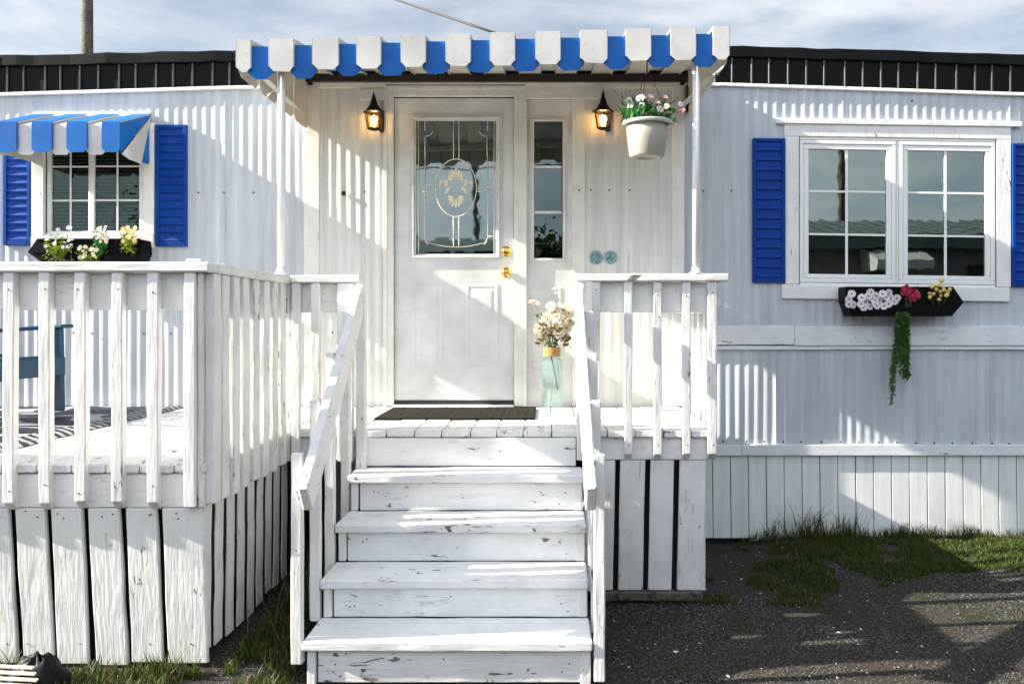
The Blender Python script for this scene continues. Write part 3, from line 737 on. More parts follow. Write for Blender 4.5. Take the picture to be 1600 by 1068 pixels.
# floor boards run towards the house
x = -6.6; bi = 0
while x < XD-.02:
    wv = .138; b = MB(); b.bx(x, min(x+wv-.006, XD), YD+.01, -.03, DZ-.038, DZ+random.uniform(-.003,.0), .005, .0012)
    b.build('floor_board', M['peely'] if random.random() < .35 else M['pyd'], deck); x += wv
b = MB().bx(-6.6, XD-.005, YD+.022, YD+.058, .727, DZ-.043, .004, .001); b.build('rim_joist', M['px'], deck)
b = MB().bx(XD-.045, XD-.008, YD+.06, -1.24, .727, DZ-.043, .004, .001); b.build('rim_joist', M['py'], deck)
b = MB().bx(-6.6, XD+.034, YD-.024, YD+.075, 1.672, 1.712, .006, .0012, ).bx(PX(294,YD), PX(318,YD), YD-.020, YD+.05, 1.7125, 1.722, .003, .001); b.build('rail_cap', M['px'], deck)
b = MB().bx(XD-.085, XD+.035, YD+.0755, -1.16, 1.670, 1.711, .006, .0012); b.build('rail_cap', M['py'], deck)
b = MB().bx(-6.6, XD-.045, YD+.028, YD+.064, 1.52, 1.670, .004, .001); b.build('top_rail', M['px'], deck)
b = MB().bx(XD-.045, XD-.008, YD+.028, -1.24, 1.52, 1.669, .004, .001); b.build('top_rail', M['py'], deck)
for px in [7.5-56.2*k for k in range(30,0,-1)]+[7.5,63,118.5,176,232]:
    x = PX(px, YD)
    if x < -6.6: continue
    b = MB(); w_ = .044; yb, yf = YD+.026, YD-.014; zb = .735+random.uniform(-.006,.006)
    b.board((x+w_/2+random.uniform(-.003,.003),(yb+yf)/2,zb+.02), (x+w_/2,(yb+yf)/2,1.671), (w_,0,0), (0,yb-yf,0), .004, None, .0012)
    b.prism([(x+.003,yf+.002,zb+.0205),(x+.003,yb-.001,zb-.012),(x+.003,yb-.001,zb+.021)], (w_-.006,0,0))
    b.nail(x+w_/2+random.uniform(-.008,.008), yf-.0005, 1.60+random.uniform(-.02,.03)); b.nail(x+w_/2+random.uniform(-.008,.008), yf-.0005, .82+random.uniform(-.03,.02))
    b.build('baluster', [M['pz'], M['rust']], deck)
b = MB().bx(PX(289,YD), PX(289,YD)+.045, YD-.014, YD+.026, .735, 1.670, .004, .0012); b.build('baluster', M['pz'], deck)
b = MB().bx(PX(289,YD)+.046, XD-.008, YD+.006, YD+.070, .729, 1.669, .005, .0012); b.build('corner_post', M['pz'], deck)
for i, px in enumerate((333,347,364,380,396,412,426,439,452)):
    d = (VX-px)/(-XD-.026); d = F/d; Y = d-CAMD
    b = MB(); b.bx(XD-.007, XD+.030, Y, Y+.078, .735+random.uniform(-.008,.008), 1.669, .004, .0022); b.build('baluster', M['peelz'] if i in (4,6,7,8) else M['pz'], deck)
# front skirt boards, slightly tipped back at the foot
gaps = [12-58.2*k for k in range(36,0,-1)]+[12,69,127.5,186.5,244.5,307]
for a, c in zip(gaps, gaps[1:]):
    x0, x1 = PX(a+4.3, YD), PX(c-4.3, YD) if c < 300 else XD-.012
    if x0 < -6.6: continue
    l = random.uniform(-.006,.006)+.014
    b = MB(); b.board(((x0+x1)/2+l, YD+.062, .088+random.uniform(-.01,.02)), ((x0+x1)/2, YD+.034, .725), (x1-x0,0,0), (0,.022,0), .005, None, .0015)
    for zz in (.705, .69): b.nail((x0+x1)/2+random.uniform(-.045,.045), YD+.0235, zz+random.uniform(-.01,.01))
    b.nail((x0+x1)/2+l*.8+random.uniform(-.04,.04), YD+.0485, .17)
    b.build('skirt_board', [M['pzs'], M['rust']], deck)
Y = YD+.036; 
while Y < -1.16:
    w_ = .125; b = MB(); l = random.uniform(-.006,.006)
    b.board((XD-.024, Y+w_/2+l, .09+random.uniform(0,.04)), (XD-.020, Y+w_/2, .724), (0,w_-.036-random.uniform(0,.006),0), (.006,0,0), .004, None, .0015)
    b.build('skirt_board', M['pzs'], deck); Y += w_+.004
b = MB(); b.bx(-6.6, XD-.08, YD+.10, YD+.12, 0, .72); b.bx(XD-.08, XD-.065, YD+.12, -.1, 0, .72); b.build('skirt_gap_shade', mat('dark green gap shade', (.010,.018,.015), .7), deck)  # near-black sheets put in so the skirt gaps read as shade

# ================================================================== PORCH LANDING
porch = thing('entrance_porch', (-.2, -.6, 0), 'white painted landing before the door with railing on its right', 'porch')
YL = -1.235; XL0, XL1 = XD+.035, PX(1124, YL)
x = XL0; k = 0
cuts = [559,604,648,690,735,776,818,862,905,949,992,1036,1080,1118]
xs_ = [XL0, PX(510,YL)]+[PX(c,YL) for c in cuts]
for a, c in zip(xs_, xs_[1:]):
    b = MB(); g0 = .004+random.uniform(0,.003); b.bx(a+g0/2, c-g0/2, YL-.012+random.uniform(-.004,.004), -.046, DZ-.037, DZ+random.uniform(-.003,.001), .005, .0014); b.build('floor_board', M['peely'] if random.random() < .5 else M['pyd'], porch)
b = MB().bx(XL0, XL1-.012, YL+.016, YL+.052, .746, DZ-.041, .004, .001); b.build('rim_joist', M['pxs'], porch)
b = MB().bx(XL1-.05, XL1-.014, YL+.054, -.05, .746, DZ-.041, .004, .001); b.build('rim_joist', M['py'], porch)
# right railing
b = MB().bx(PX(898,YL), PX(1137,YL), YL-.036, YL+.06, 1.682, 1.722, .006, .0012); b.build('rail_cap', M['px'], porch)
b = MB().bx(XL1-.065, XL1+.025, YL+.062, -.03, 1.680, 1.720, .006, .001); b.build('rail_cap', M['py'], porch)
b = MB().bx(PX(938,YL), XL1-.045, YL+.018, YL+.054, 1.522, 1.680, .004, .001); b.build('top_rail', M['px'], porch)
b = MB().bx(XL1-.045, XL1-.012, YL+.018, -.03, 1.522, 1.679, .004, .001); b.build('top_rail', M['py'], porch)
for px, w_ in ((925,.042),(975,.042),(1020.5,.042),(1065.5,.042),(1105,.048)):
    x = PX(px,YL); b = MB(); zb = .765+random.uniform(-.006,.004); yb, yf = YL+.016, YL-.022
    b.bx(x, x+w_, yf, yb, zb+.018, 1.681, .004, .0016)
    b.prism([(x+.003,yf+.002,zb+.019),(x+.003,yb-.001,zb-.012),(x+.003,yb-.001,zb+.019)], (w_-.006,0,0)); b.nail(x+w_/2, yf-.0005, 1.61+random.uniform(-.02,.03)); b.nail(x+w_/2+.004, yf-.0005, .83); b.build('baluster', [M['peelz'] if px > 1000 else M['pz'], M['rust']], porch)
b = MB().bx(PX(901,YL), PX(913,YL), YL-.030, YL+.055, .75, 1.681, .004, .0012); b.build('railing_post', M['pz'], porch)
for Y in (-1.03,-.84,-.65,-.46,-.27,-.10):
    b = MB().bx(XL1-.011, XL1+.026, Y-.02, Y+.02, .755, 1.679, .004, .001); b.build('baluster', M['pz'], porch)
# left stub railing
b = MB().bx(XD+.037, PX(565,YL), YL-.036, YL+.06, 1.676, 1.714, .006, .001); b.build('rail_cap', M['px'], porch)
b = MB().bx(XD+.037, PX(553,YL), YL+.018, YL+.05, 1.52, 1.675, .004, .001); b.build('top_rail', M['px'], porch)
for a, c in ((487,501),(457,470)):
    b = MB().bx(PX(a,YL), PX(c,YL), YL-.022, YL+.016, .74, 1.675, .004, .0012); b.build('baluster', M['pz'], porch)
b = MB().bx(PX(528,YL), PX(553,YL), YL-.022, YL+.0165, .74, 1.675, .005, .0015); b.build('railing_post', M['pz'], porch)
# skirt boards right of the steps
for a, c in ((911,961),(969,1008),(1016.5,1053),(1061.5,1103)):
    YS = YL+.028; b = MB(); x0, x1 = PX(a,YS), PX(c,YS)
    b.board(((x0+x1)/2-.012, YS+.014, .055), ((x0+x1)/2, YS, .743), (x1-x0,0,0), (0,.02,0), .004, None, .0012); b.build('skirt_board', M['pzs'], porch)
b = MB().bx(XL1-.085, XL1-.065, YL+.045, -.06, .05, .743, .003, .001); b.build('skirt_board', M['pzs'], porch)
b = MB(); b.bx(PX(905,YL), XL1-.10, YL+.07, YL+.09, 0, .74); b.build('skirt_gap_shade', M['dark'], porch)  # dark sheet added as the shade under the landing
b = MB().bx(PX(940,YL), XL1-.08, YL+.02, YL+.07, .0, .05, .006, .003); b.build('ground_beam', M['polew'], porch)

# ================================================================== STEPS
steps = thing('porch_steps', (-.4, -1.9, 0), 'five worn white wooden steps with two slanting handrails up to the door', 'steps')
X0s, X1s = -.985, .178
nos = [(-1.50,.716),(-1.76,.535),(-2.02,.357),(-2.28,.186)]
prevY = YL-.012
b = MB().bx(PX(557,YL-.02), .15, YL-.02, YL+.014, .72, DZ-.040, .003, .0012); b.build('riser', M['pxs'], steps)
for i, (yn, zt) in enumerate(nos):
    b = MB(); th = .040
    e0 = X0s+random.uniform(-.006,.006)
    b.bx(e0, X1s+random.uniform(-.004,.004), yn, prevY+ (.0 if i else -.010), zt-th, zt, .006, .0016, seg=9); b.build('tread', M['pxs'], steps)
    zn = nos[i+1][1] if i < 3 else .0
    yr = yn+.028
    b = MB().bx(X0s+.055, X1s-.02, yr, yr+.02, zn+(.002 if i < 3 else .012), zt-th-.004, .003, .0014, seg=9); [b.nail(xx_, yr-.0006, zt-th-.03-random.uniform(0,.08)) for xx_ in (-.86,-.84,-.42,.06,.09)]; b.build('riser', [M['peelx'] if i == 3 else M['pxs'], M['rust']], steps)
    for xx in ((X0s+.012, X0s+.048), (X1s-.046, X1s-.004)):
        b = MB().bx(xx[0], xx[1], yr-.006, (yr+.27) if i else YL, zn+.002 if i < 3 else .0, zt-th-.002, .004, .0015); b.build('stringer', M['pz'], steps)
    prevY = yr
b = MB(); b.bx(X0s+.06, X1s-.06, -1.45, -1.30, .05, .66); b.bx(X0s+.06, X1s-.06, -2.2, -1.5, .03, .15); b.build('step_shade', M['dark'], steps)  # near-black blocks added as the shade beneath the treads
def balu(x, Y, z0, z1, w_=.044, d_=.044):
    b = MB(); b.bx(x-w_/2, x+w_/2, Y-d_/2, Y+d_/2, z0, z1, .005, .0014); b.build('baluster', M['pz'], steps)
for (Y, zt, zb) in ((-2.25,.942,.09),(-1.98,1.135,.17),(-1.73,1.33,.27),(-1.42,1.53,.40)):
    balu(-1.012, Y, zb, zt); balu(.212, Y, zb-.05 if Y > -2.2 else .02, zt-.005)
balu(-.963, -1.285, .70, 1.60, .05, .05)
for (xt, xb_, nm) in ((-.972,-.950,0),(.163,.172,1)):
    b = MB(); a = Vector((xt, -1.25, 1.615 if nm == 0 else 1.60)); c = Vector((xb_, -2.36, .775)); ax = (c-a).normalized(); up = Vector((1,0,0)).cross(ax); up = up if up.z > 0 else -up
    b.board(a, c, (.042,0,0), up*.135, .006, None, .0015); b.build('handrail', M['py'], steps)

# ================================================================== THINGS ON THE PORCH AND WALL
b = MB(); nxm, nym = 40, 16; vs = []
for j in range(nym+1):
    for i in range(nxm+1):
        vs.append((-1.0+.93*i/nxm, -.78+.62*j/nym, DZ+.010+.002*noise.noise(Vector((i*.3,j*.3,0)))+.0015*(i % 2)))
b.add(vs, [[j*(nxm+1)+i,j*(nxm+1)+i+1,(j+1)*(nxm+1)+i+1,(j+1)*(nxm+1)+i] for j in range(nym) for i in range(nxm)])
b.bx(-1.0,-.07,-.785,-.16,DZ+.0015,DZ+.009,.002)
dm = b.build('door_mat', M['mat'], loc=None); tag(dm, 'dark brown rectangular door mat lying before the front door', 'door mat')

def lantern(px, tipy, label):
    t = thing('wall_lantern', P(px, 175, -.10), label, 'lantern', 'lit wall lanterns beside the front door')
    Y = -.11; c = P(px, tipy, Y); s_ = F/(CAMD+Y); u = 1/s_
    cz = lambda py: PZ(py, Y)
    x = c.x; zt = c.z; dz = tipy-141
    b = MB(); zr = cz(173+dz)
    b.lathe([(.001,zt-zr),(.006,zt-zr-.02),(.013,zt-zr-.045),(.026,.045),(.045,.016),(.072,-.004),(.073,-.009),(.05,-.007),(.0001,-.004)], (x,Y,zr), 6, smooth=False); b.build('lantern_roof', M['blackf'], t)
    b = MB(); zb = cz(201+dz)
    for k in range(6):
        a = R(60*k+30); b.tube([(x+.054*math.cos(a),Y+.054*math.sin(a),zr-.004),(x+.058*math.cos(a),Y+.058*math.sin(a),zr-.03),(x+.042*math.cos(a),Y+.042*math.sin(a),zb+.004)], .0035, 6)
    b.lathe([(.0001,-.008),(.02,-.008),(.044,0),(.044,.006),(.0001,.006)], (x,Y,zb), 6, smooth=False); b.build('cage', M['blackf'], t)
    b = MB(); b.lathe([(.036,.007),(.050,.06),(.050,zr-zb-.012)], (x,Y,zb), 18); b.v and b.f.pop(); b.m.pop(); b.sm.pop(); b.f.pop(); b.m.pop(); b.sm.pop()
    b.build('lantern_glass', GL, t)
    b = MB(); b.lathe([(.012,.012),(.014,.03),(.024,.06),(.022,.078),(.0001,.092)], (x,Y,zb), 14); b.build('bulb', BULB, t)
    b = MB(); b.bx(x+.018, x+.052, -.05, -.016, zb-.0, zr+.01, .004); b.tube([(x+.03,-.04,zr-.02),(x+.045,-.08,zr-.035),(x+.05,Y,zr-.02)], .006, 8); b.build('back_plate', M['blackf'], t)
    l = bpy.data.lights.new('bulb_light','POINT'); l.energy = .22; l.color = (1,.62,.28); l.shadow_soft_size = .02
    lo = bpy.data.objects.new('bulb_light', l); C.objects.link(lo); lo.parent = t; lo.location = Vector((x,Y-.0,zb+.10))-OFF[t.name]
GL = glass('amber lantern glass', .10, (1,.80,.50), .1, .3)
BULB = mat('lit bulb', (1,.8,.5), .5, emis=(1,.60,.22), estr=6)
lantern(584, 142, 'small black lantern with pointed roof, lit, on the wall left of the door')
lantern(942.5, 141, 'small black lantern with pointed roof, lit, on the wall beside the hanging flower pot')

random.seed(31)
for px, lb in ((931.5, 'round teal grey disc on the entrance wall, nearer the door of the pair'), (954, 'round teal grey disc on the entrance wall, nearer the right wall corner of the pair')):
    b = MB(); b.lathe([(.043,0),(.043,.003),(.040,.005),(.030,.005),(.028,.0035),(.0001,.0035)], P(px,402.5,-.018), 28, axis='Y')
    c = P(px,402.5,-.022)
    for k in range(5): b.tube([(c.x-.022,c.y,c.z-.02+.01*k),(c.x+.022,c.y,c.z-.018+.01*k)], .0012, 5)
    o = b.build('wall_disc', M['disc'], loc=None); tag(o, lb, 'wall disc', 'pair of round discs on the entrance wall')

# flower helpers
def rnd(a, b): return random.uniform(a, b)
def leafquad(b, base, d, ln_, wd, mi=0, bend=.25):
    d = Vector(d).normalized(); sd = d.cross(Vector((rnd(-1,1), rnd(-1,1), rnd(-.5,.5)))).normalized(); up = sd.cross(d)
    base = Vector(base)
    m = base+d*ln_*.5+up*ln_*bend*.3; tip = base+d*ln_-Vector((0,0,ln_*bend*.4))
    b.add([base-sd*wd*.25, base+sd*wd*.25, m+sd*wd*.5, tip, m-sd*wd*.5], [[0,1,2,3,4]], mi)
def daisy(b, c, r, n=10, face=(0,-1,.1), mi=0, mc=1, layers=1, cr_=.28, cup=.1):
    f = (Vector(face)+Vector((rnd(-.4,.4),0,rnd(-.4,.4)))).normalized(); u = f.orthogonal().normalized(); v = f.cross(u); c = Vector(c)
    for L_ in range(layers):
        rr = r*(1-.25*L_)
        for k in range(n):
            a = 2*math.pi*(k+L_*.5+rnd(-.12,.12))/n; d = u*math.cos(a)+v*math.sin(a); sd = f.cross(d)
            w_ = rr*math.sin(math.pi/n)*1.05; o_ = f*(L_*r*.12)
            b.add([c+o_+d*r*.15, c+o_+d*rr*.6+sd*w_+f*rr*cup, c+o_+d*rr*rnd(.9,1.05)+f*rr*cup*.6, c+o_+d*rr*.6-sd*w_+f*rr*cup], [[0,1,2,3]], mi)
    b.blob(c+f*r*.08*layers, r*cr_, mc, 1, .6, 1)
# vase and bouquet
VYp = -.34; sv = F/(CAMD+VYp)
GT = glass('teal bottle glass', .07, (.915,.955,.95), .02)
cx = PX(862.5, VYp); vase = thing('glass_vase', (cx, VYp, DZ), 'tall square teal glass bottle vase with twine neck beside the door', 'vase')
b = MB(); hw = .068; H = (643-558)/sv
def sq(h, z, r_=.015):
    pts = []
    for (sx, sy) in ((1,1),(-1,1),(-1,-1),(1,-1)):
        for k in range(4):
            a = math.atan2(sy, sx)-math.pi/4+k*math.pi/6; r2 = min(r_, h*.9)
            pts.append((cx+sx*(h-r2)+r2*math.cos(a), VYp+sy*(h-r2)+r2*math.sin(a), DZ+z))
    return pts
def loft(b, rings, cap0=True, cap1=True, mi=0):
    n = len(rings[0]); vs = [p for r_ in rings for p in r_]; fs = []
    for k in range(len(rings)-1):
        for i in range(n):
            j = (i+1) % n; fs.append([k*n+i,k*n+j,(k+1)*n+j,(k+1)*n+i])
    if cap0: fs.append(list(range(n-1,-1,-1)))
    if cap1: fs.append([(len(rings)-1)*n+i for i in range(n)])
    b.add(vs, fs, mi, True)
loft(b, [sq(hw-.01,.002), sq(hw,.012), sq(hw,H-.02), sq(hw-.012,H,.03), sq(.046,H+.015,.045), sq(.044,H+.07,.043), sq(.048,H+.082,.047), sq(.044,H+.082,.043), sq(.040,H+.065,.039), sq(.042,H+.01,.041), sq(hw-.018,H-.008,.03), sq(hw-.006,H-.024), sq(hw-.006,.025), sq(hw-.012,.014)], True, True)
b.build('bottle', GT, vase)
b = MB(); 
for k in range(9): b.tube([(cx+.0515*math.cos(t*math.pi/10), VYp+.0515*math.sin(t*math.pi/10), DZ+H+.010+k*.0062) for t in range(21)], .0036, 6)
b.build('twine', M['twine'], vase)
bq = thing('bouquet', (cx, VYp, DZ+.35), 'cream artificial flowers with olive leaves standing in the teal glass vase', 'flowers')
b = MB(); ptop = Vector((cx, VYp, DZ+H+.08))
fl = []
random.seed(8)
b.tube([(cx+.035,VYp,DZ+.14),(cx+.012,VYp,DZ+.27),(cx-.02,VYp,DZ+H+.07)], .004, 6, r2=.006)
heads = [(835,474),(850,505),(842,515),(857,498),(868,488),(880,485),(888,497),(875,503),(864,512),(852,520),(885,512),(892,505),(873,520),(880,525),(860,480),(889,488),(870,495),(846,508)]
heads = [(h, rnd(-.06,.06)) for h in heads]
for (px, py), dy_ in heads:
    q = P(px, py, VYp+dy_); b.tube([(cx+rnd(-.02,.02),VYp,DZ+H+.02), ptop+(q-ptop)*.4+Vector((0,0,.0)), q], .0022, 5)
b.build('stems', M['stem'], bq)
b = MB()
for i, ((px, py), dy_) in enumerate(heads):
    q = P(px, py, VYp+dy_-.02); r_ = .046 if i == 0 else rnd(.040,.056)
    daisy(b, q, r_, 13, (rnd(-.5,.5),-1,rnd(0,.8)) if i else (-.2,-.4,1), 0, 1, 3 if i else 2, .16, .22)
b.build('petals', [M['pcream'], M['centre']], bq)
b = MB()
for k in range(85):
    q = P(rnd(842,892), rnd(512,541), VYp+rnd(-.07,.05)); leafquad(b, q, (rnd(-1,1), rnd(-1,.3), rnd(-.6,.8)), rnd(.03,.06), rnd(.014,.026))
for k in range(14): leafquad(b, P(rnd(838,858), rnd(492,515), VYp-.05), (rnd(-1,.4), -1, rnd(-.3,.8)), .045, .022)
b.build('leaves', M['leafo'], bq)

# hanging pot
HY = -1.24; sh = F/(CAMD+HY); hx = PX(1011, HY)
pot = thing('hanging_pot', (hx, HY, PZ(248,HY)), 'cream plastic flower pot hanging on thin wires under the awning', 'flower pot')
b = MB(); zt = PZ(191,HY); zb = PZ(247,HY); Hh = zt-zb; rt = .122; rb = .082
b.lathe([(.0001,.012),(rb*.55,.012),(rb*.6,0),(rb,.0),(rb+.010,.012),(rt-.018,Hh*.55),(rt-.010,Hh-.006),(rt-.016,Hh-.004),(rt-.022,Hh*.55),(rb,.02),(.0001,.02)], (hx,HY,zb), 40); b.build('pot_body', M['pot'], pot)
b = MB(); b.lathe([(rt-.012,-.016),(rt+.004,-.020),(rt+.010,-.010),(rt+.008,.0),(rt-.014,.003),(rt-.016,-.006)], (hx,HY,zt), 40); b.build('pot_rim', M['potrim'], pot)
b = MB(); b.lathe([(.0001,0),(rt-.017,-.002)], (hx,HY,zt-.012), 30); b.f.pop(); b.m.pop(); b.sm.pop(); b.build('soil', M['soil'], pot)
b = MB(); top = Vector((hx, HY, PZ(118,HY)))
for k in range(3):
    a = R(90+120*k+15); b.tube([(hx+(rt-.002)*math.cos(a),HY+(rt-.002)*math.sin(a),zt-.002),(hx+.02*math.cos(a),HY+.02*math.sin(a),top.z)], .0014, 5)
b.tube([top+Vector((0,0,-.01)), top+Vector((0,0,.06)), Vector((hx+.0,HY,2.90))], .003, 6); b.build('hanger', M['blackf'], pot)
random.seed(14)
pf = thing('potted_flowers', (hx, HY, zt), 'pink and white flowers with green grassy leaves growing in the hanging pot', 'flowers')
b = MB()
for k in range(75): 
    q = P(rnd(978,1003), 189, HY+rnd(-.08,.03)); leafquad(b, q, (rnd(-.7,.6), rnd(-.4,.3), rnd(.7,1.4)), rnd(.05,.12), rnd(.007,.013), 0, .3)
for k in range(130):
    q = P(rnd(1010,1052), rnd(168,196), HY+rnd(-.06,.06)); leafquad(b, q, (rnd(-1,1.2), rnd(-1,.5), rnd(-.3,1)), rnd(.018,.034), rnd(.009,.016), 0)
b.build('bright_leaves', M['leaf'], pf)
b = MB()
for k in range(240):
    a = rnd(0,6.28); rr = rnd(0,.13); h = rnd(-.01,.11)
    leafquad(b, (hx-.01+rr*math.cos(a)*1.1, HY+rr*math.sin(a), zt+h), (rnd(-1,1), rnd(-1,1), rnd(-.3,1)), rnd(.02,.045), rnd(.006,.014))
for k in range(26):
    a = rnd(2.2,4.2) if k < 14 else rnd(-.5,1.2); l_ = rnd(.10,.19); b.tube([(hx,HY,zt),(hx+math.cos(a)*l_*.6,HY,zt+.07),(hx+math.cos(a)*l_,HY+rnd(-.05,.05),zt+rnd(.04,.16))], .0012, 4)
b.build('dark_leaves', M['leafd'], pf)
b = MB()
for (px, py, r_, mi) in ((983,158,.024,0),(985,165,.022,0),(1001,154,.030,0),(1003,164,.020,0),(1031,171,.026,0),(1041,167,.023,1),(1063,163,.016,0),(1036,185,.018,1),(1017,151,.020,1),(1040,152,.016,1),(1064,175,.020,1),(1056,195,.013,1),(1068,172,.012,1),(1028,160,.015,1)):
    q = P(px, py, HY-.05+rnd(-.03,.02)); daisy(b, q, r_*.95, 9, (rnd(-.3,.3),-1,.3), mi, 2, 2, .2, .25)
    b.tube([q+Vector((0,.01,0)), (q+Vector((hx,HY,zt)))/2+Vector((0,0,.01)), (hx+(q.x-hx)*.5,HY,zt-.01)], .0013, 4, 3)
b.build('petals', [M['pwhite'], M['pink'], M['centre'], M['stem']], pf)

# window boxes
def planter(front, Y0, Y1, label, px, py):
    t = thing('window_box', P(px, py, -.06), label, 'window box', 'black window boxes')
    b = MB(); b.prism([P(x, y, Y0) for x, y in front], (0, Y1-Y0, 0)); b.build('box_body', M['planter'], t)
    xs2 = [p[0] for p in front]; ys2 = sorted(p[1] for p in front)
    b = MB(); top = ys2[0]; xl = min(x for x, y in front if y < top+3); xr = max(x for x, y in front if y < top+3)
    b.bx(PX(xl,Y0), PX(xr,Y0), Y0-.006, Y0-.0005, PZ(top+2.5,Y0), PZ(top-.3,Y0), .001); b.bx(PX(xl-6,Y0), PX(xr+6,Y0), Y0-.005, Y0-.0005, PZ(top+ (ys2[-1]-top)*.53,Y0), PZ(top+(ys2[-1]-top)*.49,Y0), .001)
    b.build('box_rim', M['planter'], t); return t
planter([(1321,448),(1490,449),(1506,472),(1487,494),(1330,494),(1321,470)], -.18, -.044, 'black window box with daisies and yellow buds under the right window', 1400, 494)
planter([(58,373),(220,374),(222,394),(214,414),(72,414),(43,394)], -.18, -.037, 'black window box with yellow green plants under the left window', 140, 414)
random.seed(17)
Yb = -.19
t = thing('daisy_bunch', P(1362, 484, Yb), 'bunch of white daisies in the left half of the right window box', 'flowers')
b = MB(); s0 = MB()
for (px, py) in ((1331,458),(1327,467),(1333,476),(1344,474),(1346,465),(1349,480),(1353,472),(1357,463),(1361,457),(1362,466),(1366,474),(1369,463),(1374,469),(1380,459),(1384,464),(1389,457),(1393,465),(1398,471),(1389,474),(1381,477),(1370,478),(1359,478),(1401,466),(1326,475)):
    q = P(px+rnd(-1,1), py+rnd(-1,1), Yb-.012+rnd(-.012,.01)); daisy(b, q, .029, 10, (0,-1,.1), 0, 1, 1, .24, .05)
    s0.tube([q+Vector((0,.004,0)), P(px, 486, Yb+.02)], .0014, 4)
b.build('petals', [M['pwhite'], M['centre']], t); s0.build('stems', M['stem'], t)
t = thing('crimson_flowers', P(1421, 470, Yb), 'crimson flower clump in the middle of the right window box', 'flowers')
b = MB()
for (px, py) in ((1412,451),(1417,459),(1424,462),(1430,455),(1422,452),(1411,458),(1427,467),(1434,463),(1420,466),(1416,448),(1433,459)):
    daisy(b, P(px, py, Yb-.01+rnd(-.015,.01)), .022, 7, (rnd(-.5,.5),-1,.3), 0, 0, 3, .2, .35)
b.build('petals', M['crimson'], t)
b = MB()
for k in range(10): b.tube([P(1418+rnd(-6,8), 464, Yb), P(1418+rnd(-3,4), 492, Yb+.02)], .0015, 4)
b.build('stems', M['stem'], t)
t = thing('yellow_buds', P(1468, 474, Yb), 'small yellow orange bud stems at the right end of the right window box', 'flowers')
b = MB(); s0 = MB()
for (px, py) in ((1456,448),(1463,452),(1471,438),(1466,445),(1474,449),(1469,455),(1475,453),(1453,464),(1458,459),(1467,468),(1481,456),(1484,452),(1470,462),(1461,446),(1452,458),(1479,461)):
    q = P(px, py, Yb+rnd(-.02,.01)); b.blob(q, rnd(.010,.016)); leafquad(b, q, (rnd(-1,1),-1,rnd(-1,1)), .02, .014); s0.tube([q, P(1466+(px-1466)*.3, 484, Yb+.02)], .0012, 4)
b.build('buds', M['yellow'], t); s0.build('stems', M['stem'], t)
t = thing('trailing_ivy', P(1410, 492, -.19), 'long green ivy strand trailing down the wall below the right window box', 'ivy')
b = MB(); s0 = MB()
for st in range(17):
    x = 1411+rnd(-10,7); y = 488; ex = 1404+rnd(-12,16) if st > 2 else 1394+rnd(-4,4); ey = rnd(560,592) if st > 2 else rnd(595,632)
    pts = []
    for k in range(13):
        f = k/12; pts.append(P(x+(ex-x)*f+rnd(-1.5,1.5), y+(ey-y)*f, -.195+.09*min(1,f*3)+rnd(-.012,.012)))
    s0.tube(pts, .0012, 4)
    for p_, q_ in zip(pts, pts[1:]):
        for r_ in range(11):
            leafquad(b, p_+(q_-p_)*rnd(0,1), (rnd(-1,1), rnd(-.8,.3), rnd(-1.2,.3)), rnd(.018,.032), rnd(.008,.014))
b.build('leaves', M['ivy'], t); s0.build('stems', M['stem'], t)
def tuft(name, px, py, w_, h_, leaf, flow, label, fl):
    t = thing(name, P(px, py, Yb), label, 'flowers'); b = MB()
    for k in range(95): leafquad(b, P(px+rnd(-w_,w_)*.4, py+rnd(-2,6), Yb+rnd(-.02,.02)), (rnd(-.6,.6)*w_/12, rnd(-.6,.2), rnd(.6,1.3)), rnd(.03,.6)*h_/234, rnd(.006,.012))
    for k in range(150): leafquad(b, P(px+rnd(-w_,w_), py-rnd(-12,h_*.7), Yb+rnd(-.03,.02)), (rnd(-1,1), rnd(-1,.2), rnd(-.6,.8)), rnd(.016,.03), rnd(.008,.014))
    b.build('leaves', leaf, t); b = MB()
    for k in range(fl): daisy(b, P(px+rnd(-w_,w_), py-h_*rnd(.2,1.0), Yb-.03+rnd(-.02,.02)), rnd(.008,.019), 6, (0,-1,.3), 0, 1, 1, .3, .2)
    b.build('petals', flow, t)
tuft('flower_tuft', 92, 398, 21, 44, M['leafy'], [M['pwhite'], M['yellow']], 'large yellow green plant with white blooms at the left end of the left window box', 22)
tuft('flower_tuft', 138, 408, 17, 26, M['leafy'], [M['pcream'], M['yellow']], 'low yellow green plant with tiny cream blooms, second from left in the left window box', 16)
tuft('flower_tuft', 157, 385, 10, 32, M['leaf'], [M['pcream'], M['pink']], 'upright green tuft topped with pale cream pink blooms in the left window box', 20)
tuft('flower_tuft', 201, 384, 11, 30, M['leafy'], [M['yellow'], M['pcream']], 'upright green tuft topped with yellow blooms at the right end of the left window box', 22)

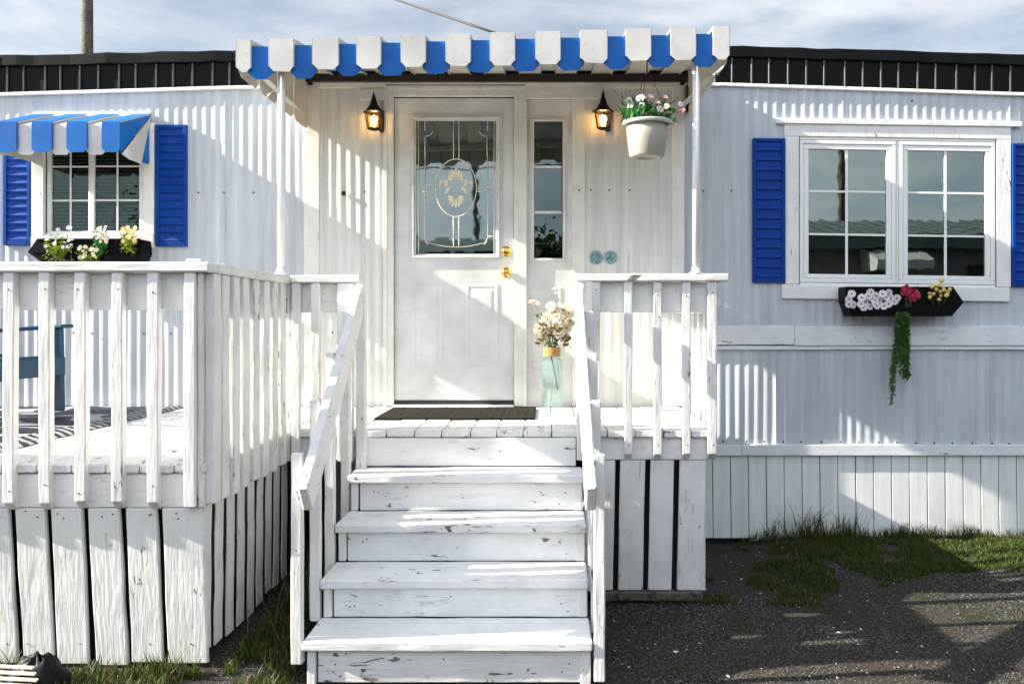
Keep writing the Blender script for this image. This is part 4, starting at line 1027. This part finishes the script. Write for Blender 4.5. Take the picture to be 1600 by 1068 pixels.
# patterned rug on the deck
def rug_mat():
    m = mat('patterned outdoor rug', (.01,.015,.03), .55, 0, .4); g = NG(m); co = g.coords((1,1,1), False)
    wv = g.n('ShaderNodeTexWave', wave_type='RINGS', bands_direction='Z'); wv.inputs['Scale'].default_value = 1.5; wv.inputs['Distortion'].default_value = 9; wv.inputs['Detail'].default_value = 1.5; wv.inputs['Detail Scale'].default_value = 1.4
    g.l(co, wv.inputs['Vector']); p = g.ramp(wv.outputs[0], [(.70,0),(.76,1)])
    c = g.mix(p, (.006,.010,.022), (.30,.33,.34))
    sx = g.n('ShaderNodeSeparateXYZ'); g.l(co, sx.inputs[0])
    bd = g.ramp(g_map(g, sx.outputs[0], -2.56, -2.36), [(0,0),(.02,1)])
    w2 = g.n('ShaderNodeTexWave', wave_type='BANDS', bands_direction='DIAGONAL'); w2.inputs['Scale'].default_value = 9; w2.inputs['Distortion'].default_value = 2.0; g.l(co, w2.inputs['Vector'])
    bc = g.mix(g.ramp(w2.outputs[0], [(.5,0),(.58,1)]), (.008,.010,.014), (.26,.27,.27))
    g.l(g.mix(bd, c, bc), g.b.inputs['Base Color']); return m
def g_map(g, v, a, b):
    q = g.n('ShaderNodeMapRange'); q.inputs[1].default_value = a; q.inputs[2].default_value = b; g.l(v, q.inputs[0]); return q.outputs[0]
random.seed(9)
b = MB(); nx_, ny_ = 110, 90; vs = []
for j in range(ny_+1):
    for i in range(nx_+1):
        x = -6.3+3.92*i/nx_; y = -2.02+1.95*j/ny_
        edge = i/nx_; x += .012*noise.noise(Vector((0, y*3, 5)))*edge
        z = DZ+.008+.016*max(0, noise.noise(Vector((x*1.6, y*3.2, 0))))+.03*max(0, noise.noise(Vector((x*2, y*2, 7))))*max(0, (y+.7)/.6)
        if j in (0, ny_) or i in (0, nx_): z = DZ+.002
        vs.append((x, y, z))
b.add(vs, [[j*(nx_+1)+i,j*(nx_+1)+i+1,(j+1)*(nx_+1)+i+1,(j+1)*(nx_+1)+i] for j in range(ny_) for i in range(nx_)], 0, True)
tp = b.build('outdoor_rug', rug_mat()); tag(tp, 'dark navy outdoor rug with pale curving pattern on the left deck floor', 'rug')

# garden chair (turned towards the steps)
ch = thing('garden_chair', (-3.30, -.85, DZ), 'teal plastic garden armchair standing on the dark rug of the left deck', 'chair')
CM = Matrix.Translation((-3.30,-.80,DZ+.03)) @ Matrix.Rotation(R(-12), 4, 'Z')
def part(name, fn):
    b = MB(); fn(b); b.xf(CM); return b.build(name, M['teal'], ch)
for sy in (-1, 1):
    part('leg', lambda b: (b.board((.30, sy*.30, 0), (.29, sy*.30, .50), (.085,0,0), (0,.035,0), .008)))
    part('leg', lambda b: (b.board((-.28, sy*.27, 0), (-.10, sy*.27, .34), (.07,0,0), (0,.04,0), .01)))
    part('armrest', lambda b: (b.board((-.30, sy*.31, .47), (.36, sy*.31, .51), (0,.10,0), (0,0,.022), .008), b.board((-.27,sy*.29,.28),(-.29,sy*.29,.47),(.05,0,0),(0,.03,0),.006)))
def seat(b):
    for k in range(6):
        x = .30-.095*k; b.bx(x-.042, x+.042, -.27, .27, .315-.018*k-.02, .335-.018*k, .006)
    b.board((.345,-.30,.27),(.345,.30,.27),(.02,0,0),(0,0,.11),.006)
    for sy in (-1,1): b.board((.33, sy*.27, .27), (-.28, sy*.27, .19), (0,.03,0), (0,0,.09), .006)
part('seat', seat)
def back(b):
    for k in range(6):
        y = -.235+.094*k; h = .62+.10*math.cos((k-2.5)*.5)
        b.board((-.24, y, .22), (-.24-h*.35, y*1.12, .22+h), (0,.084,0), (.018,0,.006), .006)
    b.board((-.42,-.30,.60),(-.42,.30,.60),(.02,0,0),(0,0,.07),.005)
part('backrest', back)

# black plastic heap and cream slatted piece in the grass, bottom left
random.seed(4)
b = MB(); cx_, cy_ = PX(58,-2.44), -2.44; vs = []; n_, m_ = 40, 16
for j in range(m_+1):
    for i in range(n_):
        a = 2*math.pi*i/n_; t = j/m_; rr = math.sin(math.pi*.5*(1-t))*(1+.22*noise.noise(Vector((math.cos(a)*2, math.sin(a)*2, t*2)))); hz = .128*math.sin(math.pi*.5*t)*(1+.25*noise.noise(Vector((math.cos(a)*3,math.sin(a)*3,t*4+5))))
        vs.append((cx_+.115*rr*math.cos(a), cy_+.075*rr*math.sin(a), .065+hz))
b.add(vs, [[j*n_+i,j*n_+(i+1)%n_,(j+1)*n_+(i+1)%n_,(j+1)*n_+i] for j in range(m_) for i in range(n_)], 0, True)
o = b.build('plastic_bag', mat('black plastic bag', (.004,.004,.004), .5, 0, .2)); tag(o, 'low crumpled black plastic bag lying in the grass before the left deck', 'plastic bag')
sl_ = thing('slatted_tray', (PX(20,-2.56), -2.57, .08), 'small cream slatted tray lying against the black bag at bottom left', 'tray')
for k in range(6):
    Yk = -2.515-.024*k; sk = F/(CAMD+Yk); z_ = .186-.013*k; xe = (53+3*k-(8 if k > 4 else 0)-VX)/sk
    b = MB(); b.board((xe-.30, Yk, z_+.006), (xe, Yk, z_-.008), (0,.017,0), (0,0,.009), .004); b.build('slat', M['cream_h'], sl_)
b = MB()
for xq in (-.24, -.06): b.board((PX(53,-2.515)+xq, -2.505, .172), (PX(53,-2.515)+xq, -2.65, .095), (.014,0,0), (0,.0,.010), .002)
b.build('frame', M['cream_h'], sl_)

# utility pole and cable behind the home
pl = thing('utility_pole', (PX(137,15), 15, 0), 'grey wooden utility pole rising behind the roof at upper left', 'utility pole')
zt = 12.6
b = MB(); x = PX(137,15); b.tube([(x,15,0),(x-.02,15,zt)], .155, 16, r2=.125); b.build('pole_shaft', M['polew'], pl)
b = MB(); b.bx(x-1.1, x+1.1, 14.80, 14.88, 11.7, 11.83); b.build('crossarm', M['polew'], pl)
a = P(785, 55.5, .8); c = Vector((x, 14.85, 1.48+(500+173)/64.6)); pts = []
for k in range(25):
    f = k/24; pts.append(a+(c-a)*f-Vector((0,0,.25*math.sin(math.pi*f)*.3)))
b = MB(); b.tube(pts, .010, 6); b.tube([(a.x,a.y,3.2),(a.x,a.y,a.z)], .02, 8); o = b.build('service_cable', M['wire']); tag(o, 'black overhead cable running from the home roof up into the sky', 'cable')

# ================================================================== GRASS, GRAVEL, FLAKES
random.seed(41)
def blades(name, spots_, m):
    vs = []; fs = []
    for (x, y, h, wd, z0) in spots_:
        a = rnd(0, 6.28); l = rnd(.15,.75)*h; dx, dy_ = math.cos(a)*l, math.sin(a)*l; px_, py_ = -math.sin(rnd(0,6.28))*wd/2, math.cos(a)*wd/2
        b0 = len(vs)
        vs += [(x-px_,y-py_,z0),(x+px_,y+py_,z0),(x+dx*.4+px_*.8,y+dy_*.4+py_*.8,z0+h*.6),(x+dx*.4-px_*.8,y+dy_*.4-py_*.8,z0+h*.6),(x+dx,y+dy_,z0+h)]
        fs += [[b0,b0+1,b0+2,b0+3],[b0+3,b0+2,b0+4]]
    o = MB().add(vs, fs).build(name, m); return tag(o, kind='stuff')
sp = []; dr = []
def field(x0, x1, y0, y1, n, hmin, hmax, cond=lambda x,y: True, dry=.12, thr=-.1):
    k = 0; tries = 0
    while k < n and tries < n*6:
        tries += 1; x, y = rnd(x0,x1), rnd(y0,y1)
        if noise.noise(Vector((x*2.6,y*3.2,7)))+.5*noise.noise(Vector((x*8,y*8,1))) < thr or not cond(x,y): continue
        h = rnd(hmin,hmax)*(1+.7*noise.noise(Vector((x*5,y*5,2)))); (dr if random.random() < dry else sp).append((x,y,max(.008,h),rnd(.003,.006),hgt(x,y)-.004)); k += 1
field(1.22, 4.6, -1.05, -.02, 60000, .014, .040, lambda x,y: y > -.95+.18*math.sin(x*3.2) and x > 1.25-(y+.1)*.25, .07, -.26)
field(1.30, 4.6, -.10, -.015, 2200, .04, .10, dry=.3, thr=-.4)
field(1.45, 2.1, -.06, -.02, 160, .10, .24, dry=.4, thr=-1)
field(.75, 1.6, -1.25, -.5, 3500, .015, .04, thr=.08)
field(.3, 3.2, -2.2, -1.0, 1500, .008, .022, thr=.30)
field(-1.30, -1.04, -2.5, -.9, 5200, .02, .07, thr=-.3, dry=.15)
field(-4.5, -1.0, -2.9, -2.32, 11000, .02, .055, thr=-.12, dry=.22)
field(-4.5, -1.32, -2.37, -2.31, 1600, .03, .09, thr=-.3, dry=.2)
field(-1.0, .3, -2.6, -2.28, 1500, .012, .035, thr=-.05, dry=.3)
field(-1.36,-1.1,-2.1,-1.2, 60, .12, .32, thr=-1, dry=.7)
field(.2, .95, -1.25, -1.19, 220, .02, .05, thr=0)
blades('grass', sp, M['grass']); blades('dry_grass', dr, M['drygrass'])
vs = []; fs = []
for k in range(15000):
    x, y = rnd(-3.2,4.2), rnd(-3.2,-.1)
    if x > 1.2 and y > -.9 and random.random() < .9: continue
    if x < .2 and y > -2.2: continue
    if y > -1.9 and random.random() < .6: continue
    r_ = rnd(.002,.0075)*(1.5 if random.random() < .06 else 1); z = hgt(x,y); b0 = len(vs)
    for (dx,dy_,dz_) in ((1,0,0),(0,1,0),(-1,0,0),(0,-1,0),(0,0,.8),(0,0,-.6)): vs.append((x+dx*r_*rnd(.7,1.3), y+dy_*r_*rnd(.7,1.3), z+dz_*r_*rnd(.6,1.1)+r_*.3))
    fs += [[b0,b0+1,b0+4],[b0+1,b0+2,b0+4],[b0+2,b0+3,b0+4],[b0+3,b0,b0+4],[b0+1,b0,b0+5],[b0+2,b0+1,b0+5],[b0+3,b0+2,b0+5],[b0,b0+3,b0+5]]
o = MB().add(vs, fs).build('gravel', M['stone']); tag(o, kind='stuff')
vs = []; fs = []
for k in range(420):
    x, y = rnd(-1.3,3.0), rnd(-2.5,-.2)
    if -1.0 < x < .2 and y > -2.3: continue
    if x > 1.6 and random.random() < .6: continue
    z = hgt(x,y)+.007; a = rnd(0,3.14); l_ = rnd(.002,.006)*(2.2 if random.random() < .08 else 1); w_ = l_*rnd(.3,.7); ca, sa = math.cos(a), math.sin(a); b0 = len(vs)
    for (u, v, q) in ((-1,-1,0),(1,-.8,rnd(0,.004)),(.8,1,0),(-1,.7,rnd(0,.005))): vs.append((x+u*l_*ca-v*w_*sa, y+u*l_*sa+v*w_*ca, z+q))
    fs.append([b0,b0+1,b0+2,b0+3])
o = MB().add(vs, fs).build('paint_flakes', M['scrap']); tag(o, kind='stuff')

# ================================================================== ACROSS THE STREET (seen in the glass)
NM = siding('neighbour siding', (.30,.29,.26), (.36,.35,.32)); NR = speckled('neighbour metal roof', (.10,.13,.14), .4, (.07,.085,.09), .4, 8)
nb = thing('neighbour_home', (9, -12, 0), 'grey mobile home with metal roof across the street', 'mobile home')
b = MB(); b.bx(3.6, 18, -15.5, -10.2, .0, 3.0); b.build('wall', NM, nb)
b = MB(); b.prism([(3.3,-9.8,3.02),(3.3,-12.8,3.62),(3.3,-15.8,3.02),(3.3,-15.8,2.94),(3.3,-9.8,2.94)], (15,0,0)); b.bx(3.3,18.3,-9.82,-9.76,2.78,3.03)
x = 3.5
while x < 18.2: b.board((x,-9.8,3.04),(x,-12.8,3.64),(.03,0,0),(0,0,.03)); x += .3
b.build('roof', NR, nb)
b = MB(); b.prism([(5.8,-10.15,2.85),(5.8,-9.3,2.55),(5.8,-9.3,2.38),(5.8,-10.15,2.38)], (1.0,0,0)); b.build('awning', M['aw_white'], nb)
b = MB(); b.bx(4.45,4.75,-10.16,-10.12,1.9,2.7); b.bx(6.1,6.5,-10.16,-10.12,1.2,2.35); b.build('curtain', M['pot'], nb)
b = MB(); b.bx(7.8,9,-10.17,-10.13,1.5,2.5); b.bx(11,12.2,-10.17,-10.13,1.5,2.5); b.build('window', M['seal'], nb)
nb2 = thing('neighbour_home', (-6, -20, 0), 'long low dark trailer across the street to the left', 'mobile home')
b = MB(); b.bx(-14, 2.5, -23, -19, 0, 3.4); b.build('wall', NM, nb2)
b = MB(); b.prism([(-14.3,-18.7,3.42),(-14.3,-21,4.0),(-14.3,-23.3,3.42)], (17.1,0,0)); b.build('roof', NR, nb2)
pl2 = thing('utility_pole', (7.6,-16.4,0), 'wooden utility pole with crossarm across the street', 'utility pole')
b = MB().tube([(7.6,-16.4,0),(7.6,-16.4,9)], .10, 12, r2=.08); b.build('pole_shaft', M['polew'], pl2)
b = MB().bx(6.7,8.5,-16.3,-16.2,7.0,7.1); b.build('crossarm', M['polew'], pl2)
pl3 = thing('utility_pole', (-2.1,-22,0), 'leaning wooden utility pole across the street behind the low trailer', 'utility pole')
b = MB().tube([(-2.4,-24,0),(-2.5,-24,6.5),(-2.6,-24,8.2)], .11, 12, r2=.08); b.bx(-3.6,-1.6,-23.9,-23.8,7.1,7.25); b.build('pole_shaft', M['polew'], pl3)
def cab(a, c, sag, label):
    a = Vector(a); c = Vector(c); b = MB(); b.tube([a+(c-a)*k/30-Vector((0,0,sag*4*(k/30)*(1-k/30))) for k in range(31)], .022, 5)
    o = b.build('overhead_cable', M['wire']); tag(o, label, 'cable', 'cables across the street')
cab((7.6,-16.3,7.1),(-2,-23.9,7.2), .5, 'cable between the two poles across the street'); cab((7.6,-16.3,7.1),(22,-16,7.3), .6, 'upper cable running right from the street pole'); cab((7.6,-16.3,6.2),(22,-16,6.0), .3, 'lower cable running right from the street pole')
cab((7.6,-16.3,6.2),(-14,-18,6.2), .7, 'low cable running left from the street pole'); cab((-2,-23.9,7.2),(-25,-22,7.4), .7, 'cable running left from the leaning pole')
def tree(x, y, h, r_, label, n=2600, seed=1):
    random.seed(seed); t = thing('tree', (x,y,0), label, 'tree', 'trees across the street')
    b = MB(); b.tube([(x,y,0),(x+.05,y,h*.4),(x-.03,y,h*.85)], .16, 8, r2=.04)
    cl = []
    for k in range(14):
        a = rnd(0,6.28); z = rnd(.3,.9)*h; rr = r_*(1.1-.6*z/h)*rnd(.5,1); q = Vector((x+rr*math.cos(a), y+rr*math.sin(a), z+rnd(0,.4))); b.tube([(x,y,z*.8),q], .05, 5, r2=.015); cl.append(q)
    b.build('trunk', M['polew'], t); b = MB()
    for k in range(n):
        q = random.choice(cl)+Vector((random.gauss(0,.28*r_), random.gauss(0,.28*r_), random.gauss(0,.24*r_))); leafquad(b, q, (rnd(-1,1),rnd(-1,1),rnd(-1,1)), rnd(.10,.2), rnd(.06,.12))
    b.build('crown', M['tree'], t)
tree(-4.9,-16.5,5.2,1.2,'small leafy tree across the street left of the leaning pole', 2600, 1)
tree(.25,-17.5,3.6,1.3,'low dense bushy tree across the street at the trailer end', 2600, 2)
tree(-9,-17,6.5,2.2,'broad leafy tree far left across the street', 2600, 3)
